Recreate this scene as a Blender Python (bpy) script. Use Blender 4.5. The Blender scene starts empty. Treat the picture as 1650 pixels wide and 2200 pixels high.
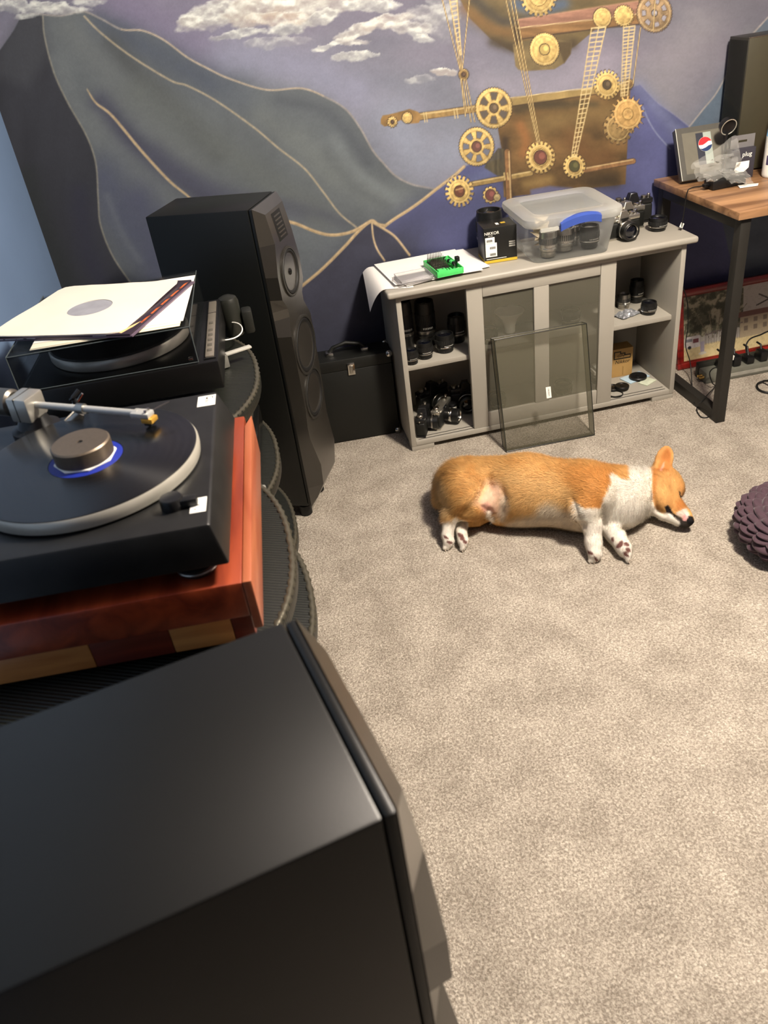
import bpy, bmesh, math, random
import numpy as np
from mathutils import Vector, Matrix

S = bpy.context.scene
C = bpy.context.scene.collection
PI = math.pi
rnd = random.Random(7)

# ---------------------------------------------------------------- camera
YAW, PITCH, ROLL, FPX, CAMH = 0.12460842, 0.59060963, -0.14167480, 1731.029, 1.488743
def cam_axes():
    f = np.array([math.sin(YAW)*math.cos(PITCH), math.cos(YAW)*math.cos(PITCH), -math.sin(PITCH)])
    r = np.array([math.cos(YAW), -math.sin(YAW), 0.0]); u = np.cross(r, f)
    return math.cos(ROLL)*r+math.sin(ROLL)*u, -math.sin(ROLL)*r+math.cos(ROLL)*u, f
CR, CU, CF = cam_axes()
cd = bpy.data.cameras.new('camera'); cam = bpy.data.objects.new('camera', cd); C.objects.link(cam)
mw = Matrix.Identity(4)
for i in range(3):
    mw[i][0], mw[i][1], mw[i][2] = CR[i], CU[i], -CF[i]
mw[2][3] = CAMH
cam.matrix_world = mw
cd.sensor_fit = 'HORIZONTAL'; cd.sensor_width = 36.0; cd.lens = FPX*36.0/1650.0
cd.clip_start = 0.02
cd.dof.use_dof = True; cd.dof.focus_distance = 2.4; cd.dof.aperture_fstop = 9.0
S.camera = cam
def project(P):
    d = np.asarray(P, float)-np.array([0, 0, CAMH]); z = d@CF
    return 825+FPX*(d@CR)/z, 1100-FPX*(d@CU)/z
def at(px, py, ax, val):            # the point of a real plane (a shelf, the floor) measured from the photograph
    d = CF+(px-825)/FPX*CR-(py-1100)/FPX*CU; o = np.array([0, 0, CAMH])
    return Vector(o+d*((val-o[ax])/d[ax]))

# ---------------------------------------------------------------- world, lights, exposure
w = bpy.data.worlds.new('world'); S.world = w; w.use_nodes = True
w.node_tree.nodes['Background'].inputs[0].default_value = (0.5, 0.47, 0.42, 1)
w.node_tree.nodes['Background'].inputs[1].default_value = 0.25
def area(name, loc, size, power, col, rot=(0, 0, 0)):
    l = bpy.data.lights.new(name, 'AREA'); l.shape = 'DISK'; l.size = size; l.energy = power; l.color = col
    o = bpy.data.objects.new(name, l); C.objects.link(o); o.location = loc; o.rotation_euler = rot; return o
l = bpy.data.lights.new('ceiling_globe_light', 'POINT'); l.energy = 112; l.shadow_soft_size = .13; l.color = (1.0, 0.90, 0.75)
o = bpy.data.objects.new('ceiling_globe_light', l); C.objects.link(o); o.location = (1.12, 1.08, 2.27)
S.view_settings.view_transform = 'Standard'; S.view_settings.look = 'None'
S.view_settings.gamma = 1.0; S.view_settings.use_curve_mapping = False
S.view_settings.exposure = 1.7

# ---------------------------------------------------------------- materials
def lin(c):
    return tuple(((x/255)/12.92 if x/255 <= 0.04045 else ((x/255+0.055)/1.055)**2.4) for x in c)
MATS = {}
def pm(name, rgb, rough=0.5, metal=0.0, var=0.12, scale=40, bump=0.0, bscale=300, alpha=1.0, trans=0.0, ior=1.45, coat=0.0, spec=0.5, sheen=0.0):
    """principled material with procedural colour variation and relief; rgb in display values"""
    if name in MATS: return MATS[name]
    m = bpy.data.materials.new(name); m.use_nodes = True; nt = m.node_tree; b = nt.nodes['Principled BSDF']
    c = lin(rgb)
    tc = nt.nodes.new('ShaderNodeTexCoord')
    if var > 0:
        n = nt.nodes.new('ShaderNodeTexNoise'); n.inputs['Scale'].default_value = scale; n.inputs['Detail'].default_value = 3
        nt.links.new(tc.outputs['Object'], n.inputs['Vector'])
        r = nt.nodes.new('ShaderNodeValToRGB'); nt.links.new(n.outputs['Fac'], r.inputs[0])
        r.color_ramp.elements[0].position = .3; r.color_ramp.elements[1].position = .7
        r.color_ramp.elements[0].color = (*[x*(1-var) for x in c], 1); r.color_ramp.elements[1].color = (*[min(1, x*(1+var)) for x in c], 1)
        nt.links.new(r.outputs[0], b.inputs['Base Color'])
    else: b.inputs['Base Color'].default_value = (*c, 1)
    b.inputs['Roughness'].default_value = rough; b.inputs['Metallic'].default_value = metal
    b.inputs['IOR'].default_value = ior; b.inputs['Alpha'].default_value = alpha
    b.inputs['Transmission Weight'].default_value = trans; b.inputs['Coat Weight'].default_value = coat; b.inputs['Coat Roughness'].default_value = .3 if coat < 1 else .03
    b.inputs['Specular IOR Level'].default_value = spec
    if sheen: b.inputs['Sheen Weight'].default_value = sheen
    if bump:
        n2 = nt.nodes.new('ShaderNodeTexNoise'); n2.inputs['Scale'].default_value = bscale; n2.inputs['Detail'].default_value = 2
        nt.links.new(tc.outputs['Object'], n2.inputs['Vector'])
        bp = nt.nodes.new('ShaderNodeBump'); bp.inputs['Strength'].default_value = bump; bp.inputs['Distance'].default_value = 0.002
        nt.links.new(n2.outputs['Fac'], bp.inputs['Height']); nt.links.new(bp.outputs[0], b.inputs['Normal'])
    MATS[name] = m; return m
def attr_mat(name, rough=0.6, spec=0.3, bump=0.0, bscale=200, sheen=0):
    m = bpy.data.materials.new(name); m.use_nodes = True; nt = m.node_tree; b = nt.nodes['Principled BSDF']
    a = nt.nodes.new('ShaderNodeVertexColor'); a.layer_name = 'paint'
    nt.links.new(a.outputs[0], b.inputs['Base Color']); b.inputs['Roughness'].default_value = rough
    b.inputs['Specular IOR Level'].default_value = spec; b.inputs['Sheen Weight'].default_value = sheen
    if bump:
        tc = nt.nodes.new('ShaderNodeTexCoord'); n2 = nt.nodes.new('ShaderNodeTexNoise'); n2.inputs['Scale'].default_value = bscale
        nt.links.new(tc.outputs['Object'], n2.inputs['Vector'])
        bp = nt.nodes.new('ShaderNodeBump'); bp.inputs['Strength'].default_value = bump; bp.inputs['Distance'].default_value = 0.002
        nt.links.new(n2.outputs['Fac'], bp.inputs['Height']); nt.links.new(bp.outputs[0], b.inputs['Normal'])
    return m
def wood(name, c0, c1, axis='X', scale=3.0, rough=0.35, stretch=14, coat=0.2):
    m = bpy.data.materials.new(name); m.use_nodes = True; nt = m.node_tree; b = nt.nodes['Principled BSDF']
    tc = nt.nodes.new('ShaderNodeTexCoord'); mp = nt.nodes.new('ShaderNodeMapping')
    sc = [stretch]*3; sc['XYZ'.index(axis)] = 1.0; mp.inputs['Scale'].default_value = sc
    n = nt.nodes.new('ShaderNodeTexNoise'); n.inputs['Scale'].default_value = scale; n.inputs['Detail'].default_value = 6; n.inputs['Distortion'].default_value = 0.6
    r = nt.nodes.new('ShaderNodeValToRGB'); r.color_ramp.elements[0].position = .35; r.color_ramp.elements[1].position = .66
    r.color_ramp.elements[0].color = (*lin(c0), 1); r.color_ramp.elements[1].color = (*lin(c1), 1)
    nt.links.new(tc.outputs['Object'], mp.inputs[0]); nt.links.new(mp.outputs[0], n.inputs['Vector']); nt.links.new(n.outputs['Fac'], r.inputs[0])
    nt.links.new(r.outputs[0], b.inputs['Base Color']); b.inputs['Roughness'].default_value = rough; b.inputs['Coat Weight'].default_value = coat; b.inputs['Coat Roughness'].default_value = .3 if coat < 1 else .03
    MATS[name] = m; return m
def glassy(name, tint, density, rough=0.05, spec=0.5, transl=0.0, fres=0.7):
    """thin clear sheet: mixes see-through with a glossy body colour"""
    m = bpy.data.materials.new(name); m.use_nodes = True; nt = m.node_tree
    b = nt.nodes['Principled BSDF']; out = nt.nodes['Material Output']
    b.inputs['Base Color'].default_value = (*lin(tint), 1); b.inputs['Roughness'].default_value = rough
    b.inputs['Specular IOR Level'].default_value = spec
    t = nt.nodes.new('ShaderNodeBsdfTransparent'); mx = nt.nodes.new('ShaderNodeMixShader')
    f = nt.nodes.new('ShaderNodeFresnel'); f.inputs[0].default_value = 1.45
    ad = nt.nodes.new('ShaderNodeMath'); ad.operation = 'MULTIPLY_ADD'; ad.use_clamp = True; ad.inputs[1].default_value = fres; ad.inputs[2].default_value = density
    body = b
    if transl:
        tl_ = nt.nodes.new('ShaderNodeBsdfTranslucent'); tl_.inputs[0].default_value = (*lin(tint), 1); body = nt.nodes.new('ShaderNodeMixShader'); body.inputs[0].default_value = transl
        nt.links.new(b.outputs[0], body.inputs[1]); nt.links.new(tl_.outputs[0], body.inputs[2])
    nt.links.new(f.outputs[0], ad.inputs[0]); nt.links.new(ad.outputs[0], mx.inputs[0])
    nt.links.new(t.outputs[0], mx.inputs[1]); nt.links.new(body.outputs[0], mx.inputs[2]); nt.links.new(mx.outputs[0], out.inputs[0])
    MATS[name] = m; return m

# ---------------------------------------------------------------- mesh helpers
class MB:
    def __init__(s): s.v = []; s.f = []
    def add(s, vs, fs, M=None):
        n = len(s.v)
        for p in vs:
            s.v.append(tuple(M @ Vector(p)) if M is not None else tuple(p))
        s.f += [tuple(i+n for i in q) for q in fs]; return s
    def bx(s, x0, x1, y0, y1, z0, z1, M=None):
        v = [(x, y, z) for x in (x0, x1) for y in (y0, y1) for z in (z0, z1)]
        return s.add(v, [(0, 1, 3, 2), (4, 6, 7, 5), (0, 4, 5, 1), (2, 3, 7, 6), (0, 2, 6, 4), (1, 5, 7, 3)], M)
    def lathe(s, prof, n=24, M=None, caps=True):
        vs = []; fs = []
        for r, z in prof:
            for i in range(n):
                a = 2*PI*i/n; vs.append((r*math.cos(a), r*math.sin(a), z))
        for k in range(len(prof)-1):
            for i in range(n):
                j = (i+1) % n; fs.append((k*n+i, k*n+j, (k+1)*n+j, (k+1)*n+i))
        if caps:
            fs.append(tuple(range(n-1, -1, -1))); fs.append(tuple((len(prof)-1)*n+i for i in range(n)))
        return s.add(vs, fs, M)
    def cyl(s, p0, p1, r0, r1=None, n=16):
        p0 = Vector(p0); p1 = Vector(p1); d = p1-p0
        M = Matrix.Translation(p0) @ d.to_track_quat('Z', 'Y').to_matrix().to_4x4()
        return s.lathe([(r0, 0), (r1 if r1 is not None else r0, d.length)], n, M)
    def tube(s, pts, r, n=8):
        pts = [Vector(p) for p in pts]; vs = []; fs = []; m = len(pts)
        up = Vector((0.13, 0.21, 0.97))
        for k, p in enumerate(pts):
            t = (pts[min(k+1, m-1)]-pts[max(k-1, 0)]).normalized()
            a = t.cross(up)
            if a.length < 1e-3: a = t.cross(Vector((1, 0, 0)))
            a.normalize(); b = t.cross(a); rr = r[k] if isinstance(r, (list, tuple)) else r
            for i in range(n):
                g = 2*PI*i/n; vs.append(p+a*rr*math.cos(g)+b*rr*math.sin(g))
        for k in range(m-1):
            for i in range(n):
                j = (i+1) % n; fs.append((k*n+i, k*n+j, (k+1)*n+j, (k+1)*n+i))
        fs.append(tuple(range(n-1, -1, -1))); fs.append(tuple((m-1)*n+i for i in range(n)))
        return s.add(vs, fs)
    def prism(s, poly, z0, z1, M=None):
        n = len(poly); vs = [(x, y, z0) for x, y in poly]+[(x, y, z1) for x, y in poly]
        fs = [tuple(range(n-1, -1, -1)), tuple(range(n, 2*n))]+[(i, (i+1) % n, n+(i+1) % n, n+i) for i in range(n)]
        return s.add(vs, fs, M)
    def ball(s, c, r, n=12, sc=(1, 1, 1)):
        pr = [(max(1e-4, math.sin(PI*k/n)), -math.cos(PI*k/n)) for k in range(n+1)]
        M = Matrix.Translation(c) @ Matrix.Diagonal((r*sc[0], r*sc[1], r*sc[2], 1))
        return s.lathe(pr, n*2, M, caps=True)
    def build(s, name, mat, parent=None, bevel=0.0, seg=2, smooth=True, ang=0.7, loc=None):
        me = bpy.data.meshes.new(name); me.from_pydata([tuple(v) for v in s.v], [], s.f)
        bm = bmesh.new(); bm.from_mesh(me)
        if bevel > 0:
            ed = [e for e in bm.edges if len(e.link_faces) == 2 and e.calc_face_angle(0) > 0.5]
            bmesh.ops.bevel(bm, geom=ed, offset=bevel, segments=seg, affect='EDGES', profile=0.5, clamp_overlap=True)
        bmesh.ops.recalc_face_normals(bm, faces=bm.faces); bm.to_mesh(me); bm.free()
        if smooth:
            me.shade_smooth(); me.set_sharp_from_angle(angle=ang)
        me.materials.append(mat)
        o = bpy.data.objects.new(name, me); C.objects.link(o)
        if parent: o.parent = parent
        if loc: o.location = loc
        return o
def tag(o, label, cat, group=None):
    o['label'] = label; o['category'] = cat
    if group: o['group'] = group
    return o
def thing(name, label, cat, loc=(0, 0, 0), rz=0.0, group=None):
    o = bpy.data.objects.new(name, None); C.objects.link(o); o.location = loc; o.rotation_euler = (0, 0, rz)
    o.empty_display_size = 0.05
    return tag(o, label, cat, group)
def struct(o): o['kind'] = 'structure'; return o
def stuff(o): o['kind'] = 'stuff'; return o
def dup(root, loc, rz, label=None, group=None):
    r = root.copy(); C.objects.link(r); r.location = loc; r.rotation_euler = (0, 0, rz)
    if label: r['label'] = label
    if group: r['group'] = group
    for ch in list(root.children):
        c = ch.copy(); C.objects.link(c); c.parent = r
        for g in ch.children:
            d = g.copy(); C.objects.link(d); d.parent = c
    return r
def text(body, size, mat, parent, M, name='lettering', ext=0.0002, align='CENTER', shear=0.0, sx=1.0):
    cu = bpy.data.curves.new('t', 'FONT'); cu.body = body; cu.size = size; cu.extrude = ext; cu.align_x = align; cu.align_y = 'CENTER'; cu.shear = shear
    cu.resolution_u = 3
    o = bpy.data.objects.new('t', cu); C.objects.link(o)
    dg = bpy.context.evaluated_depsgraph_get()
    me = bpy.data.meshes.new_from_object(o.evaluated_get(dg)); bpy.data.objects.remove(o)
    me.transform(M @ Matrix.Diagonal((sx, 1, 1, 1))); me.materials.clear(); me.materials.append(mat)
    t = bpy.data.objects.new(name, me); C.objects.link(t); t.parent = parent; return t
def TM(x, y, z, rx=0, ry=0, rz=0):
    return Matrix.Translation((x, y, z)) @ Matrix.Rotation(rz, 4, 'Z') @ Matrix.Rotation(ry, 4, 'Y') @ Matrix.Rotation(rx, 4, 'X')
FACE = PI/2      # rotation about X that stands lettering upright facing -Y

def vnoise(x, y, seed=0):
    xi = np.floor(x).astype(np.int64); yi = np.floor(y).astype(np.int64); fx = x-xi; fy = y-yi
    fx = fx*fx*(3-2*fx); fy = fy*fy*(3-2*fy)
    def h(a, b):
        n = (a*374761393+b*668265263+seed*974634777) & 0x7fffffff
        n = ((n ^ (n >> 13))*1274126177) & 0x7fffffff
        return ((n ^ (n >> 16)) & 0xffff)/65535.0
    return (h(xi, yi)*(1-fx)+h(xi+1, yi)*fx)*(1-fy)+(h(xi, yi+1)*(1-fx)+h(xi+1, yi+1)*fx)*fy
def fbm(x, y, seed=0, o=4):
    s = 0; a = .5
    for k in range(o):
        s = s+a*vnoise(x, y, seed+k); x = x*2.03; y = y*2.03; a *= .5
    return s/(1-.5**o)
def set_paint(me, rgb_lin):
    ca = me.color_attributes.new('paint', 'FLOAT_COLOR', 'POINT')
    a = np.ones((len(me.vertices), 4), np.float32); a[:, :3] = rgb_lin
    ca.data.foreach_set('color', a.ravel())
def srgb2lin(a):
    a = np.clip(a/255.0, 0, 1); return np.where(a <= 0.04045, a/12.92, ((a+0.055)/1.055)**2.4)
# ---------------------------------------------------------------- the room
WY, WX = 2.87, -0.622
MUR_R, MUR_G, MUR_B = 0.80, 0.85, 0.88
RX, FY, CZ = 3.4, -1.7, 2.46
DOG_R, DOG_G, DOG_B = .88, .90, .95
# carpet
m = bpy.data.materials.new('carpet'); m.use_nodes = True; nt = m.node_tree; b = nt.nodes['Principled BSDF']
tc = nt.nodes.new('ShaderNodeTexCoord')
def noise(sc, det=3, dist=0.0):
    n = nt.nodes.new('ShaderNodeTexNoise'); n.inputs['Scale'].default_value = sc; n.inputs['Detail'].default_value = det; n.inputs['Distortion'].default_value = dist
    nt.links.new(tc.outputs['Object'], n.inputs['Vector']); return n
def ramp(src, p0, c0, p1, c1):
    r = nt.nodes.new('ShaderNodeValToRGB'); r.color_ramp.elements[0].position = p0; r.color_ramp.elements[1].position = p1
    r.color_ramp.elements[0].color = (*c0, 1); r.color_ramp.elements[1].color = (*c1, 1); nt.links.new(src, r.inputs[0]); return r
def mixc(mode, fac, a, bb):
    x = nt.nodes.new('ShaderNodeMixRGB'); x.blend_type = mode; x.inputs[0].default_value = fac
    nt.links.new(a, x.inputs[1]); nt.links.new(bb, x.inputs[2]); return x
pat = ramp(noise(9, 5, .2).outputs['Fac'], .34, lin((184, 175, 161)), .66, lin((210, 201, 186)))
tuft = ramp(noise(210, 3, .8).outputs['Fac'], .36, (.36, .33, .31), .62, (1, 1, 1))
vo = nt.nodes.new('ShaderNodeTexVoronoi'); vo.inputs['Scale'].default_value = 170; nt.links.new(tc.outputs['Object'], vo.inputs['Vector'])
cell = ramp(vo.outputs['Distance'], .15, (1, 1, 1), .75, (.62, .6, .58))
c1 = mixc('MULTIPLY', .72, pat.outputs[0], tuft.outputs[0]); c2 = mixc('MULTIPLY', .6, c1.outputs[0], cell.outputs[0])
nt.links.new(c2.outputs[0], b.inputs['Base Color']); b.inputs['Roughness'].default_value = 1.0; b.inputs['Specular IOR Level'].default_value = .05
ad = mixc('ADD', 1.0, tuft.outputs[0], cell.outputs[0])
bp = nt.nodes.new('ShaderNodeBump'); bp.inputs['Strength'].default_value = .55; bp.inputs['Distance'].default_value = .006
nt.links.new(ad.outputs[0], bp.inputs['Height']); nt.links.new(bp.outputs[0], b.inputs['Normal'])
fl = struct(MB().bx(WX-.1, RX+.1, FY-.1, WY+.1, -.08, 0).build('floor', m, smooth=False))
plain = pm('wall_mauve', (84, 78, 88), .9, var=.03, scale=8)
struct(MB().bx(WX-.1, RX+.1, FY-.1, WY+.1, CZ, CZ+.08).build('ceiling', pm('ceiling_mauve', (132, 124, 132), .95, var=.02), smooth=False))
struct(MB().bx(RX, RX+.1, FY-.1, WY+.1, 0, CZ).build('wall_right', plain, smooth=False))
struct(MB().bx(WX-.1, RX+.1, FY-.1, FY, 0, CZ).build('wall_front', plain, smooth=False))
struct(MB().bx(WX-.1, WX, FY-.1, WY+.1, 0, CZ).build('wall_left', pm('slate_blue_paint', (95, 117, 148), .75, var=.05, scale=3, bump=.12, bscale=90), smooth=False))

# ---------------------------------------------------------------- back wall with the painted mural (flat paint on the wall, one colour per point)
xs = np.concatenate([[WX-.1], np.arange(WX, 2.0, .0027), np.linspace(2.02, RX+.1, 16)])
zs = np.concatenate([np.linspace(0, .26, 14), np.arange(.28, 1.64, .0029), np.linspace(1.645, CZ, 70)])
X, Z = np.meshgrid(xs, zs); NX, NZ = len(xs), len(zs)
P = np.stack([X.ravel(), np.full(X.size, WY), Z.ravel()], 1)
U, V = project(P)
wob = (fbm(U/60, V/60, 5)-.5)
col = np.zeros((X.size, 3))
def blend(idx, c, a):
    a = np.clip(a, 0, 1)[:, None]; col[idx] = col[idx]*(1-a)+np.asarray(c, float)*a
def cr(pts, k=8):
    p = np.array(pts, float); q = np.vstack([2*p[0]-p[1], p, 2*p[-1]-p[-2]]); o = []
    for i in range(1, len(q)-2):
        for t in np.linspace(0, 1, k, endpoint=False):
            a, b_, c, d = q[i-1], q[i], q[i+1], q[i+2]
            o.append(.5*((2*b_)+(c-a)*t+(2*a-5*b_+4*c-d)*t*t+(3*b_-a-3*c+d)*t**3))
    o.append(p[-1]); return np.array(o)
def near(p, pad):
    return np.where((U > p[:, 0].min()-pad) & (U < p[:, 0].max()+pad) & (V > p[:, 1].min()-pad) & (V < p[:, 1].max()+pad))[0]
def dist(idx, p, closed=False):
    u, v = U[idx], V[idx]; d = np.full(len(idx), 1e9); inside = np.zeros(len(idx), bool); tt = np.zeros(len(idx))
    n = len(p); m_ = n if closed else n-1
    for i in range(m_):
        a, b_ = p[i], p[(i+1) % n]; e = b_-a; L = e@e+1e-9
        t = np.clip(((u-a[0])*e[0]+(v-a[1])*e[1])/L, 0, 1)
        dd = np.hypot(u-a[0]-t*e[0], v-a[1]-t*e[1]); q = dd < d; d = np.where(q, dd, d); tt = np.where(q, (i+t)/max(m_, 1), tt)
        if closed:
            c = (a[1] > v) != (b_[1] > v)
            with np.errstate(divide='ignore', invalid='ignore'):
                xx = a[0]+(v-a[1])*e[0]/(e[1] if abs(e[1]) > 1e-9 else 1e-9)
            inside ^= c & (u < xx)
    return d, inside, tt
def poly(pts, c, soft=1.0, a=1.0, curve=False, tex=0.0, seed=3, ts=(30, 30)):
    p = cr(pts+[pts[0]]) if curve else np.array(pts, float); idx = near(p, soft*2+2)
    if not len(idx): return
    d, ins, _ = dist(idx, p, True); al = np.clip(.5+np.where(ins, d, -d)/(2*soft), 0, 1)*a
    cc = np.asarray(c, float)
    if tex: cc = cc*(1+tex*(fbm(U[idx]/ts[0], V[idx]/ts[1], seed)-.5))[:, None]
    al = al[:, None]; col[idx] = col[idx]*(1-al)+cc*al
def stroke(pts, wd, c, a=1.0, soft=.8, curve=True, tex=0.25, taper=0):
    p = cr(pts) if curve and len(pts) > 2 else np.array(pts, float); idx = near(p, wd/2+soft*2+1)
    if not len(idx): return
    d, _, t = dist(idx, p); ww = wd/2*(1-taper*np.abs(2*t-1)**2)
    al = np.clip(.5+(ww-d)/(2*soft), 0, 1)*a
    cc = np.asarray(c, float)*(1+tex*(fbm(U[idx]/7, V[idx]/7, 9)-.5))[:, None]
    al = al[:, None]; col[idx] = col[idx]*(1-al)+cc*al
def glow(pts, wd, c, a):             # broad soft brush mark
    p = cr(pts) if len(pts) > 2 else np.array(pts, float); idx = near(p, wd*2)
    if not len(idx): return
    d, _, _ = dist(idx, p); blend(idx, c, a*np.exp(-(d/wd)**2)*(.75+.5*fbm(U[idx]/25, V[idx]/25, 4)))
ALL = np.arange(X.size)
# sky
n1 = fbm(U/260, V/120, 1); n2 = fbm(U/90, V/45, 2)
sky = np.array([119, 117, 141.])+np.clip((U-900)/700, -.6, 1)[:, None]*np.array([0, -3, -10.])+np.clip((250-V)/250, 0, 1)[:, None]*np.array([-4, -14, -10.])
sky = sky+(n1-.5)[:, None]*np.array([36, 14, 26.])+(n2-.5)[:, None]*np.array([14, 12, 10.])
col[:] = sky
glow([(240, 20), (330, 50), (420, 90)], 60, (118, 98, 150), .55); glow([(500, 120), (650, 150), (760, 200)], 50, (140, 138, 182), .6)
glow([(850, 250), (900, 330), (960, 330)], 60, (134, 140, 172), .7); glow([(1500, 60), (1440, 150), (1420, 210)], 60, (140, 129, 140), .6)
glow([(1040, 180), (1180, 190), (1300, 140)], 35, (158, 140, 166), .5)
# clouds
def cloud(cx, cy, rx, ry, dens=1.0, ang=0.0, warm=0.0, seed=0):
    idx = np.where((np.abs(U-cx) < rx*1.5+ry) & (np.abs(V-cy) < ry*2+rx*.6))[0]
    if not len(idx): return
    du, dv = U[idx]-cx, V[idx]-cy; ca, sa = math.cos(ang), math.sin(ang); du, dv = du*ca+dv*sa, -du*sa+dv*ca
    du = du+18*(fbm(U[idx]/22, V[idx]/22, seed+31)-.5); dv = dv+14*(fbm(U[idx]/18, V[idx]/18, seed+57)-.5)
    e = (du/rx)**2+(dv/ry)**2
    n = fbm(U[idx]/34, V[idx]/18, seed+3, 4); puff = np.abs(2*fbm(U[idx]/30, V[idx]/19, seed+8, 3)-1)
    base = np.clip((1.05-e)*1.5+(n-.5)*2.0, 0, 1)
    un, vn = U[idx]/24, V[idx]/15
    sh_ = fbm(un, vn+.42, seed+8, 4)-fbm(un, vn-.30, seed+8, 4)
    lit = np.clip(.42+2.0*sh_-.22*dv/ry, 0, 1); edge_ = np.clip(1-np.abs(base-.45)*2.6, 0, 1)*np.clip(-dv/ry+.35, 0, 1)
    blend(idx, (148+34*warm, 145+10*warm, 150-14*warm), np.clip(base*1.3, 0, 1)*.8*dens)
    blend(idx, (212, 208, 196), lit*np.clip(base*1.4, 0, 1)*.85*dens); blend(idx, (232, 229, 216), (np.clip(lit-.55, 0, 1)*1.5*base+edge_*.5)*.8*dens)
cl = [(470, 30, 95, 34, 1, -.3, .3), (560, 20, 90, 34, 1, -.2, .6), (640, 14, 80, 24, 1, -.2, .7), (720, 8, 90, 22, 1, -.1, .4), (405, 48, 30, 12, 1, 0, .4),
      (520, 72, 62, 12, .9, -.15, 0), (620, 60, 50, 16, 1, -.2, 0), (690, 38, 55, 16, 1, -.3, .2), (800, 12, 60, 16, 1, 0, .1), (590, 40, 70, 16, .8, 0, 1.0),
      (770, 66, 60, 13, .95, -.35, .5), (830, 46, 55, 16, .9, -.25, .7), (890, 60, 50, 16, .8, .1, .4), (905, 80, 32, 10, .9, .35, 0), (715, 96, 42, 7, .85, -.35, 0), (760, 90, 40, 9, .7, 0, .6),
      (755, 122, 46, 12, 1, -.15, .1), (800, 116, 20, 6, .8, 0, 0), (950, 153, 32, 8, 1, .05, .6), (905, 172, 40, 10, .35, -.1, 0), (930, 30, 60, 25, .45, 0, .2),
      (950, 40, 40, 60, .3, 0, 0), (590, 92, 80, 14, .35, -.1, 0)]
for k, c in enumerate(cl): cloud(*c[:4], dens=c[4], ang=c[5], warm=c[6], seed=k*5)
# the volcano
ridge = [(-60, 190), (0, 108), (30, 65), (48, 34), (80, 30), (130, 34), (178, 25), (216, 40), (261, 63), (307, 66), (352, 86), (402, 123), (448, 148), (493, 169), (573, 193), (649, 190), (704, 211), (744, 236), (775, 277), (800, 322), (825, 352), (850, 378), (885, 396), (933, 406)]
rc = [tuple(q) for q in cr(ridge, 5)]
poly(rc+[(875, 453), (827, 486), (760, 540), (700, 620), (640, 760), (600, 1100), (-200, 1100), (-200, 240)], (88, 95, 104), 1.2, tex=.16, ts=(45, 90))
inner1 = [(181, 35), (216, 70), (282, 121), (367, 173), (402, 184), (463, 216), (543, 272), (599, 319), (654, 362), (694, 412), (729, 458), (765, 488)]
leftl = [(92, 35), (96, 80), (116, 156), (146, 221), (186, 292), (206, 352), (211, 428), (216, 483), (241, 548), (282, 610), (330, 680)]
midl = [(187, 192), (206, 221), (241, 249), (302, 322), (362, 387), (402, 420), (460, 470)]
# bands between ridges
poly([tuple(q) for q in cr(inner1, 5)]+[(933, 406), (885, 396), (825, 352)]+rc[::-1][20:], (92, 100, 112), 2, a=.0)
glow([(215, 50), (330, 110), (430, 165), (520, 200)], 34, (70, 80, 104), .85)
glow([(520, 200), (600, 220), (680, 250), (730, 310)], 40, (92, 100, 110), .6); glow([(600, 215), (690, 235), (745, 285), (790, 350)], 16, (72, 78, 92), .6)
glow([(640, 300), (720, 370), (800, 420), (860, 430)], 34, (106, 113, 116), .7); glow([(700, 330), (760, 400), (830, 440)], 12, (84, 90, 96), .5)
glow([(560, 250), (640, 310), (710, 380)], 26, (100, 106, 108), .6); glow([(720, 300), (770, 370), (850, 430)], 14, (116, 124, 130), .45)
glow([(150, 60), (230, 150), (320, 250), (420, 340)], 42, (98, 103, 108), .75); glow([(240, 90), (300, 160), (400, 260), (470, 330)], 24, (66, 69, 72), .6)
glow([(300, 200), (420, 280), (560, 380), (680, 470)], 40, (92, 98, 98), .7)
glow([(215, 225), (280, 300), (370, 370), (470, 430), (560, 460)], 24, (62, 62, 92), .95); glow([(330, 330), (430, 400), (560, 440), (640, 460)], 22, (74, 76, 104), .6)
glow([(130, 130), (165, 230), (205, 300)], 22, (102, 108, 114), .6); glow([(200, 260), (250, 330), (320, 400), (370, 440)], 30, (100, 106, 112), .7)
glow([(225, 380), (270, 470), (330, 560)], 46, (74, 80, 112), .9); glow([(300, 430), (340, 500), (350, 600)], 40, (72, 76, 112), .8)
glow([(620, 500), (700, 540), (660, 590)], 40, (96, 104, 116), .8); glow([(610, 440), (690, 460), (740, 480)], 14, (78, 82, 98), .8)
glow([(230, 420), (262, 500), (300, 560)], 8, (112, 120, 132), .3)
# the dark left face
poly([(48, 30)]+[tuple(q) for q in cr(leftl, 5)]+[(330, 900), (-200, 900), (-200, 260), (0, 108), (30, 65)], (50, 51, 64), 1.4, tex=.22, ts=(30, 160))
poly([(40, 28), (95, 30), (110, 110), (60, 190), (-10, 160), (0, 105)], (70, 72, 82), 14, a=.5)
glow([(170, 420), (190, 540), (230, 640)], 26, (46, 46, 70), .8); glow([(60, 380), (100, 500), (150, 620)], 26, (40, 46, 46), .6)
# gold ridge lines
GOLD = (176, 150, 112)
stroke(rc[18:], 4, (150, 136, 128), .85, 1.3); stroke(inner1, 4, (168, 148, 116), .9, 1.2); stroke(leftl, 3.4, (142, 132, 112), .8, 1.3)
stroke(midl, 6, GOLD, 1, 1.2, taper=.6); stroke(rc[40:80], 3, (186, 160, 126), .7, 1)
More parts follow.
